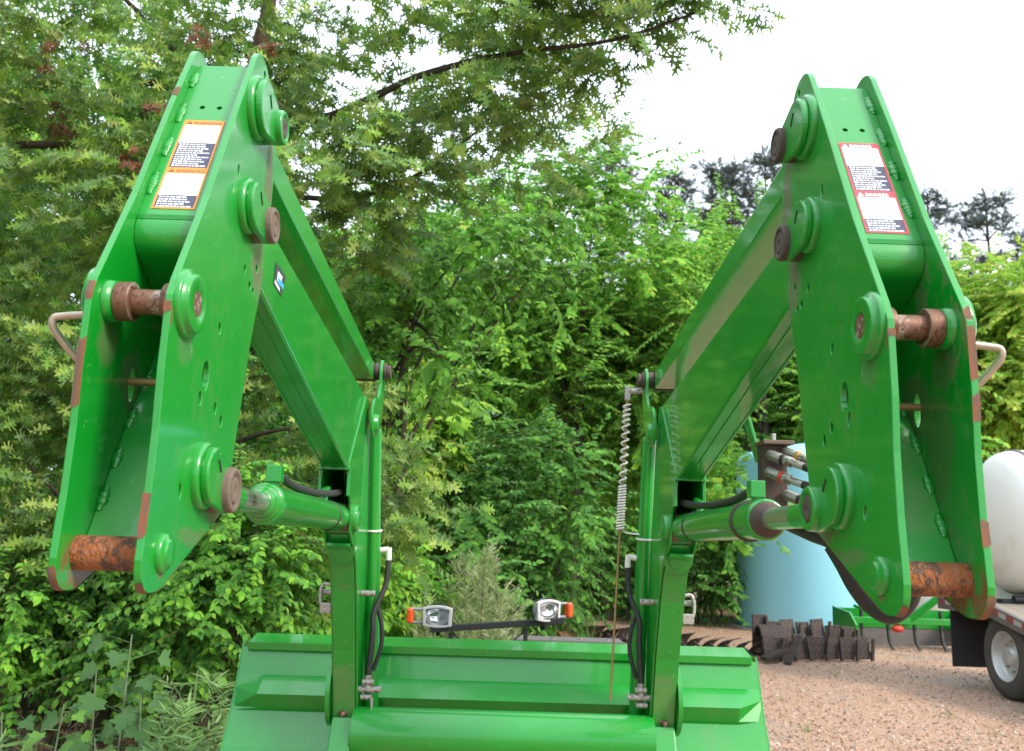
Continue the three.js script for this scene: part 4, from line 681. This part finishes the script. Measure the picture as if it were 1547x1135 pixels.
// ---- light green trees in the middle
const midCol = [[0.14, 0.33, 0.03], [0.10, 0.27, 0.028], [0.20, 0.38, 0.035], [0.08, 0.22, 0.03]];
const deepCol = [[0.06, 0.18, 0.025], [0.045, 0.145, 0.025], [0.09, 0.23, 0.03]];
{
  const many = (x0, x1, y0, y1, nx, ny, z0, z1, r, n, tint, top) => { const q = []; for (let i = 0; i < nx; i++) for (let j = 0; j < ny; j++) { const x = x0 + (x1 - x0) * (i + rr(0.1, 0.9)) / nx, y = y0 + (y1 - y0) * (j + rr(0.1, 0.9)) / ny; if (top && y < top(x)) continue; q.push(C(x, y, rr(z0, z1), r * rr(0.8, 1.25), n, tint)); } return q; };
  const sky = (x) => x < 900 ? 255 - (x - 830) * 0.2 : 240 + (x - 900) * 0.48;
  treeOf('box_elder_tree', 'bright green box elder tree rising between the two masts', ground(860, -14.5), many(720, 1150, 215, 600, 6, 6, -15.5, -12.5, 0.8, 46, 1.0, sky), { geo: ovalG, mat: LM2, size: 0.10, len: 0.75, k: 12, per: 3, droop: 0.3, hang: 0.4, wild: 0.6, twig: 0.006, colors: midCol }, undefined, at(880, 400, -14), 0.06);
  treeOf('locust_tree', 'fine leaved green tree with thin brown stems in the thicket', ground(875, -16), many(620, 1080, 430, 760, 6, 4, -17, -14, 0.85, 46, 1.0), { geo: fineG, mat: LM2, size: 0.15, len: 0.7, k: 10, per: 3, droop: 0.3, hang: 0.4, wild: 0.7, twig: 0.006, colors: [...midCol, ...midCol, ...deepCol] }, undefined, at(850, 520, -15.5), 0.06);
  treeOf('sumac_tree', 'yellow green bushy sapling beside the left boom knee', ground(610, -12), many(570, 670, 590, 700, 2, 2, -12.4, -11.4, 0.45, 30, 1.35), { geo: fineG, mat: LM2, size: 0.24, len: 0.5, k: 6, per: 2, droop: 0.2, hang: 0.4, wild: 0.7, twig: 0.005, colors: [[0.19, 0.33, 0.03], [0.14, 0.28, 0.03]] });
  treeOf('willow_tree', 'pale green tree standing behind the white trailer tank', ground(1500, -24), many(1400, 1640, 410, 660, 5, 5, -26, -22, 1.1, 54, 1.2), { geo: ovalG, mat: LM2, size: 0.18, len: 1.0, k: 11, per: 3, droop: 0.3, hang: 0.5, wild: 0.6, twig: 0.008, colors: [[0.20, 0.36, 0.03], [0.16, 0.32, 0.03], [0.25, 0.40, 0.05]] }, undefined, at(1500, 450, -24), 0.16);
  treeOf('maple_tree', 'dark green tree behind the white tank at the yard edge', ground(1540, -27), many(1400, 1660, 560, 800, 5, 4, -29, -25, 1.3, 50, 1.0), { geo: compG, mat: LM2, size: 0.42, len: 1.0, k: 7, per: 2, droop: 0.3, hang: 0.5, wild: 0.6, twig: 0.008, colors: deepCol }, undefined, at(1540, 600, -27), 0.16);
  treeOf('ash_tree', 'green tree rising behind the light blue tank', ground(1150, -22), many(1020, 1440, 330, 760, 6, 6, -25, -21, 1.2, 50, 1.0, (x) => 330 + Math.max(0, x - 1150) * 0.2), { geo: ovalG, mat: LM2, size: 0.17, len: 1.0, k: 11, per: 3, droop: 0.3, hang: 0.4, wild: 0.6, twig: 0.007, colors: midCol }, undefined, at(1150, 500, -23), 0.14);
  // trees along the left of the yard, beside the photographer: they shade and are mirrored in the right mast
  for (const [x, z, lb] of [[-5.6, -3.2, 'leafy tree beside the yard nearest to the oak'], [-5.8, 0.2, 'leafy tree beside the yard, second from the oak'], [-5.6, 3.8, 'leafy tree beside the yard, farthest from the oak']]) {
    const cl = []; for (let k = 0; k < 22; k++) cl.push({ p: V(x + gauss() * 0.9, rr(0.6, 6.5), z + gauss() * 1.2), r: [0.9, 0.8, 1.0], n: 22 });
    treeOf('yard_tree', lb, V(x, 0, z), cl, { geo: ovalG, mat: LM2, size: 0.2, len: 0.7, k: 7, per: 2, droop: 0.3, hang: 0.5, wild: 0.6, twig: 0, colors: deepCol }, undefined, V(x, 5, z), 0.14);
  }
  // thicket shrubs
  const shrub = (name, label, x0, x1, y0, y1, nx, ny, z0, z1, r, n, tint, o) => { const cl = many(x0, x1, y0, y1, nx, ny, z0, z1, r, n, tint); const b = ground((x0 + x1) / 2, (z0 + z1) / 2), t = thing(name, label, 'shrub', [b.x, 0, b.z]); for (const c of cl) { const f = c.p.clone(); f.y = 0; f.lerp(b, 0.35); f.y = 0; part('stem', limb([f, f.clone().lerp(c.p, 0.5).add(V(rr(-.2, .2), 0, rr(-.1, .1))), c.p], 0.02, 0.006, 10), M.bark, t); } leaves += foliage(t, cl, { mat: LM2, ...o, name: 'foliage' }); };
  shrub('honeysuckle_shrub', 'deep green shrub spreading behind the lamp bar', 590, 880, 680, 900, 5, 4, -13.5, -11, 0.62, 50, 1.0, { geo: ovalG, size: 0.10, len: 0.5, k: 9, per: 2, droop: 0.3, hang: 0.5, wild: 0.6, twig: 0.005, colors: deepCol });
  shrub('dogwood_shrub', 'dark twiggy shrub beside the blue tank base', 860, 1110, 700, 900, 5, 4, -21, -18, 0.85, 44, 1.0, { geo: ovalG, size: 0.13, len: 0.7, k: 8, per: 2, droop: 0.3, hang: 0.5, wild: 0.6, twig: 0.006, colors: deepCol });
  shrub('sassafras_shrub', 'leafy green shrub close behind the left bucket corner', 400, 620, 800, 930, 4, 3, -9.5, -7.5, 0.42, 46, 1.0, { geo: ovalG, size: 0.095, len: 0.4, k: 9, per: 2, droop: 0.3, hang: 0.6, wild: 0.5, twig: 0.004, colors: midCol });
  shrub('bramble_shrub', 'tangled vine covered shrub below the left mast', 190, 420, 740, 960, 4, 4, -7.2, -5.9, 0.36, 46, 1.0, { geo: ovalG, size: 0.064, len: 0.4, k: 10, per: 3, droop: 0.4, hang: 0.7, wild: 0.5, twig: 0.004, colors: [...midCol.slice(0, 2), ...deepCol] });
  shrub('buckthorn_shrub', 'broad green shrub at the foot of the oak', -140, 210, 850, 1000, 5, 3, -7.4, -5.8, 0.36, 46, 1.0, { geo: ovalG, size: 0.06, len: 0.4, k: 10, per: 3, droop: 0.4, hang: 0.6, wild: 0.6, twig: 0.004, colors: [...midCol.slice(0, 2), ...deepCol] });
  shrub('hazel_shrub', 'tall wide shrub behind the oak trunk', -200, 560, 560, 960, 8, 5, -12.5, -9.5, 0.75, 44, 1.0, { geo: ovalG, size: 0.12, len: 0.5, k: 8, per: 2, droop: 0.4, hang: 0.6, wild: 0.6, twig: 0.005, colors: deepCol });
  // background wood behind it all
  const wood = thing('woodland', 'far green woodland filling in behind the thicket', 'woodland', [0, 0, -24]); wood.userData.kind = 'stuff';
  leaves += foliage(wood, [...many(-300, 1000, 120, 900, 14, 8, -27, -20, 1.5, 34, 1.0, (x) => x > 700 ? 420 : x > 330 ? 330 : 40), ...many(950, 1300, 500, 860, 5, 4, -27, -24, 1.4, 34, 1.0)], { geo: compG, mat: LM2, size: 0.5, len: 1.1, k: 7, per: 2, droop: 0.3, hang: 0.5, wild: 0.7, twig: 0, colors: [...deepCol, ...midCol] });
}
// ---- pines on the skyline
const needleG = (() => { const l = []; for (let i = 0; i < 14; i++) { const a = i / 14 * Math.PI * 2, e = 0.25 + (i % 3) * 0.35; const d = V(Math.cos(a) * Math.cos(e), Math.sin(e), Math.sin(a) * Math.cos(e)), s = d.clone().cross(V(0.3, 1, 0.2)).normalize().multiplyScalar(0.05); const g = new THREE.BufferGeometry(); g.setAttribute('position', new THREE.Float32BufferAttribute([s.x, s.y, s.z, -s.x, -s.y, -s.z, d.x, d.y, d.z], 3)); g.setAttribute('uv', new THREE.Float32BufferAttribute([0, 0, 1, 0, 0, 1], 2)); g.computeVertexNormals(); l.push(g); } return merge(l); })();
const needleM = std({ color: 0xffffff, roughness: 0.8, side: THREE.DoubleSide });
function pine(px, py, z, hw, label) {
  const top = at(px, py, z), b = V(top.x, 0, z), t = thing('pine_tree', label, 'tree', [b.x, 0, b.z], 'pines along the skyline');
  part('trunk', limb([b, V(b.x + 0.1, top.y * 0.5, z), V(top.x, top.y - 0.2, z)], 0.16, 0.03, 16), M.bark, t);
  const cl = [{ p: V(top.x, top.y - 0.35, z), r: [0.3, 0.5, 0.3], n: 10 }];
  for (let y = top.y - 0.7; y > top.y * 0.3; y -= rr(0.55, 0.9)) { const w = Math.min(hw, 0.4 + (top.y - y) * 0.42); for (let k = 0; k < 5; k++) { const a = rnd() * 6.28, e = w * rr(0.6, 1.1), p = V(top.x + Math.cos(a) * e, y + rr(0, 0.4), z + Math.sin(a) * e); part('branch', limb([V(top.x, y - 0.1, z), p.clone().lerp(V(top.x, y, z), 0.5), p], 0.035, 0.012, 6), M.bark, t); cl.push({ p, r: [0.5, 0.28, 0.5], n: 17 }); } }
  leaves += foliage(t, cl, { geo: needleG, mat: needleM, size: 0.15, len: 0.4, k: 5, per: 1, lift: 0.3, droop: 0, hang: -0.4, wild: 1, twig: 0.012, gain: 1, colors: [[0.035, 0.06, 0.04], [0.05, 0.08, 0.05], [0.03, 0.05, 0.035]] });
}
for (const [px, py, z, hw, lb] of [[925, 228, -38, 1.8, 'dark pine behind the box elder top'], [1020, 262, -42, 1.6, 'short dark pine left of a taller one on the skyline'], [1075, 252, -40, 1.7, 'pointed dark pine on the skyline left of the right mast'], [1105, 250, -44, 1.5, 'slim dark pine beside the right boom'], [1155, 228, -40, 1.9, 'tall ragged dark pine against the sky behind the right mast'], [1400, 285, -42, 1.6, 'dark pine showing past the outer plate of the right mast'], [1488, 292, -38, 2.0, 'tall spreading dark pine above the pale willow'], [1570, 330, -40, 2.0, 'dark pine at the end of the skyline row'], [690, 330, -30, 2.2, 'dark pine with grey trunk behind the thicket'], [650, 400, -29, 2.0, 'bare stemmed dark pine deep in the thicket']]) pine(px, py, z, hw, lb);

// ---- weeds and grass
{
  const blade = (() => { const p = [], s = []; for (let i = 0; i <= 4; i++) { const t = i / 4, w = 0.022 * (1 - t * 0.95), x = 0.3 * t * t; p.push([x, t, w]); } for (let i = 0; i < 4; i++) { const [x0, y0, w0] = p[i], [x1, y1, w1] = p[i + 1]; s.push(x0, y0, -w0, x0, y0, w0, x1, y1, w1, x0, y0, -w0, x1, y1, w1, x1, y1, -w1); } const g = new THREE.BufferGeometry(); g.setAttribute('position', new THREE.Float32BufferAttribute(s, 3)); g.setAttribute('uv', new THREE.Float32BufferAttribute(new Float32Array(s.length / 3 * 2), 2)); g.computeVertexNormals(); return g; })();
  const spots = []; const add = (n, f, h) => { for (let i = 0; i < n; i++) { const p = f(); p.y = 0; spots.push([p, h * rr(0.5, 1.3)]); } };
  add(9000, () => (() => { const z = rr(-17, -8); return V(rr(-6, -0.1 * z), 0, z); })(), 0.42); add(2500, () => V(rr(-7, -1.6), 0, rr(-9, -4.5)), 0.3); add(1500, () => V(rr(1.5, 5), 0, rr(-23, -19.5)), 0.4);
  for (const [px, py, n] of [[1215, 1105, 40], [1320, 1010, 20], [1430, 1085, 30], [1500, 1110, 30], [1180, 1060, 16], [1330, 1060, 14], [1260, 1020, 14], [1545, 1080, 20]]) { const r = at(px, py, -1).sub(EYE), g = EYE.clone().addScaledVector(r, -EYE.y / r.y); add(n, () => g.clone().add(V(gauss() * 0.08, 0, gauss() * 0.08)), 0.09); }
  const im = new THREE.InstancedMesh(blade, leafM(0.9, 0.3, 0.1), spots.length), o = new THREE.Object3D(), c = new THREE.Color();
  spots.forEach(([p, h], i) => { o.position.copy(p); o.rotation.set(rr(-.3, .3), rnd() * 6.28, rr(-.3, .3)); o.scale.set(h * 1.2, h, h * 0.8); o.updateMatrix(); im.setMatrixAt(i, o.matrix); const v = rr(0.7, 1.3); c.setRGB(0.12 * v, 0.25 * v, 0.035 * v); im.setColorAt(i, c); });
  im.name = 'grass'; im.userData = { kind: 'stuff', label: 'long green grass under the thicket and in tufts on the gravel', category: 'grass' }; im.castShadow = im.receiveShadow = true; scene.add(im);

  // grey-green mugwort spires behind the bucket
  const mug = (px, z, h, label) => { const b = ground(px, z), t = thing('mugwort_weed', label, 'weed', [b.x, 0, b.z], 'mugwort weeds behind the bucket'); const tip = b.clone().add(V(rr(-.12, .12), h, rr(-.1, .1))); part('stem', limb([b, b.clone().lerp(tip, 0.5).add(V(rr(-.05, .05), 0, 0)), tip], 0.008, 0.003, 10), M.twig, t); const cl = []; for (let i = 0; i < 9; i++) { const f = 0.3 + 0.7 * i / 8; cl.push({ p: b.clone().lerp(tip, f), r: [0.15 * (1.15 - f), 0.12, 0.15 * (1.15 - f)], n: 6 }); } leaves += foliage(t, cl, { geo: narrowG, size: 0.07, len: 0.16, k: 7, per: 2, lift: 0.9, droop: 0, hang: -0.3, wild: 0.8, twig: 0.002, mat: LM2, colors: [[0.26, 0.33, 0.15], [0.21, 0.29, 0.12], [0.32, 0.38, 0.2]], name: 'foliage' }); };
  for (const [px, h] of [[690, 1.0], [705, 1.25], [722, 1.35], [738, 1.15], [752, 1.25], [765, 0.95], [775, 0.9], [660, 0.85]]) mug(px, rr(-8.6, -7.6), h, 'grey green mugwort weed standing behind the lamp bar');

  // broad-leaved plants at the lower left: every large leaf a part
  const big = (px, py, z, h, n, label, geo, size, col, cat = 'plant') => {
    const b = ground(px, z), t = thing('broadleaf_plant', label, cat, [b.x, 0, b.z]); const tip = b.clone().add(V(rr(-.1, .1), h, 0.05));
    part('stem', limb([b, b.clone().lerp(tip, 0.5), tip], 0.008, 0.004, 12), std({ color: lin(0.16, 0.22, 0.12), roughness: 0.7 }), t);
    const mats = col.map((c) => phy({ color: lin(...c), roughness: 1, transmission: 0.3, thickness: 0, clearcoat: 0.15, clearcoatRoughness: 0.4, side: THREE.DoubleSide }));
    for (let i = 0; i < n; i++) { const f = 0.35 + 0.65 * i / n, a = i * 2.4 + rr(-.4, .4), p = b.clone().lerp(tip, f), out = V(Math.cos(a), 0.25, Math.sin(a)).normalize(), e = p.clone().addScaledVector(out, size * rr(0.5, 0.9)), s = size * rr(0.75, 1.15) * (1.1 - f * 0.4);
      const y = out.clone().add(V(0, -0.9, 0.25)).normalize(), nz = V(gauss() * 0.25, 0.8, 0.75).addScaledVector(y, 0); nz.addScaledVector(y, -nz.dot(y)).normalize(); const x = y.clone().cross(nz);
      const g = merge([geo.clone().applyMatrix4(new THREE.Matrix4().makeBasis(x.multiplyScalar(s), y.multiplyScalar(s), nz.multiplyScalar(s)).setPosition(e)), cyl(p, e, 0.003, 0.002, 6)]); part('leaf', g, mats[i % mats.length], t); }
  };
  const dk = [[0.05, 0.15, 0.03], [0.065, 0.18, 0.04], [0.045, 0.135, 0.03]], lt = [[0.13, 0.31, 0.035], [0.10, 0.26, 0.03]];
  big(200, 0, -5.4, 0.95, 13, 'tall plant with large dark maple shaped leaves in front of the oak trunk', mapleG, 0.2, dk);
  big(165, 0, -5.5, 0.72, 9, 'shorter plant with dark maple shaped leaves under the oak', mapleG, 0.19, dk);
  big(235, 0, -5.3, 0.7, 9, 'plant with dark maple shaped leaves beside the narrow leaved weeds', mapleG, 0.18, dk);
  big(100, 0, -5.1, 0.62, 9, 'low plant with bright green lobed leaves and pale stem', mapleG, 0.13, lt);
  big(190, 0, -4.9, 0.5, 10, 'low plant with bright green leaves in threes', ovalG, 0.13, lt);
  big(40, 0, -5.2, 0.55, 9, 'low leafy plant with dull green lobed leaves at the shrub foot', mapleG, 0.15, dk);
  big(230, 0, -4.9, 0.46, 8, 'small bright green leafy plant near the bucket corner', ovalG, 0.12, lt);
  big(15, 0, -4.9, 0.4, 9, 'low bright green leafy plant left of the dull lobed one', ovalG, 0.12, lt);
  big(75, 0, -4.75, 0.36, 9, 'low spreading plant with dark oval leaves under the oak', ovalG, 0.13, dk);
  big(130, 0, -4.8, 0.44, 9, 'low plant with dark lobed leaves between two bright green ones', mapleG, 0.14, dk);
  big(305, 0, -5.5, 0.75, 9, 'leafy plant with oval leaves behind the narrow leaved weeds', ovalG, 0.14, lt);
  const gold = (px, z, h) => { const b = ground(px, z), t = thing('goldenrod_weed', px > 240 ? 'weed with whorls of narrow grey green leaves beside the bucket' : 'narrow leaved weed among the broad leaved plants under the oak', 'weed', [b.x, 0, b.z], px > 240 ? 'narrow leaved weeds beside the bucket' : 'narrow leaved weeds under the oak'); const tip = b.clone().add(V(rr(-.06, .06), h, rr(-.05, .05))); part('stem', limb([b, b.clone().lerp(tip, 0.5), tip], 0.006, 0.003, 8), M.twig, t); const cl = []; for (let i = 0; i < 5; i++) cl.push({ p: b.clone().lerp(tip, 0.45 + 0.55 * i / 4), r: [0.04, 0.05, 0.04], n: 4 }); leaves += foliage(t, cl, { geo: narrowG, size: 0.10, len: 0.07, k: 3, per: 2, lift: 0.6, droop: 0, hang: 0.1, wild: 0.8, twig: 0, mat: LM2, colors: [[0.14, 0.25, 0.08], [0.18, 0.29, 0.11]], name: 'foliage' }); };
  for (const [px, z, h] of [[265, -4.9, 0.62], [285, -5.0, 0.72], [300, -4.8, 0.6], [318, -5.0, 0.7], [330, -4.7, 0.55], [275, -4.6, 0.45], [305, -4.6, 0.48], [335, -5.0, 0.62], [10, -4.7, 0.45], [150, -4.7, 0.42], [55, -4.7, 0.40], [250, -4.7, 0.5]]) gold(px, z, h);
  // dead leaves on the forest floor
  const dl = thing('leaf_litter', 'dry brown oak leaves lying under the shrubs', 'leaf litter', [-3, 0, -6]); dl.userData.kind = 'stuff';
  leaves += foliage(dl, Array.from({ length: 60 }, () => ({ p: V(rr(-6, -1.4), 0.03, rr(-9, -4.6)), r: [0.4, 0.03, 0.4], n: 14 })), { geo: oakG, size: 0.12, len: 0.1, k: 3, per: 1, droop: 0, hang: 0, wild: 0.4, twig: 0, gain: 1, colors: [[0.13, 0.08, 0.05], [0.09, 0.055, 0.035], [0.18, 0.12, 0.08]], name: 'dry_leaves' });
}
console.log('leaf instances', leaves);
renderer.render(scene, camera);
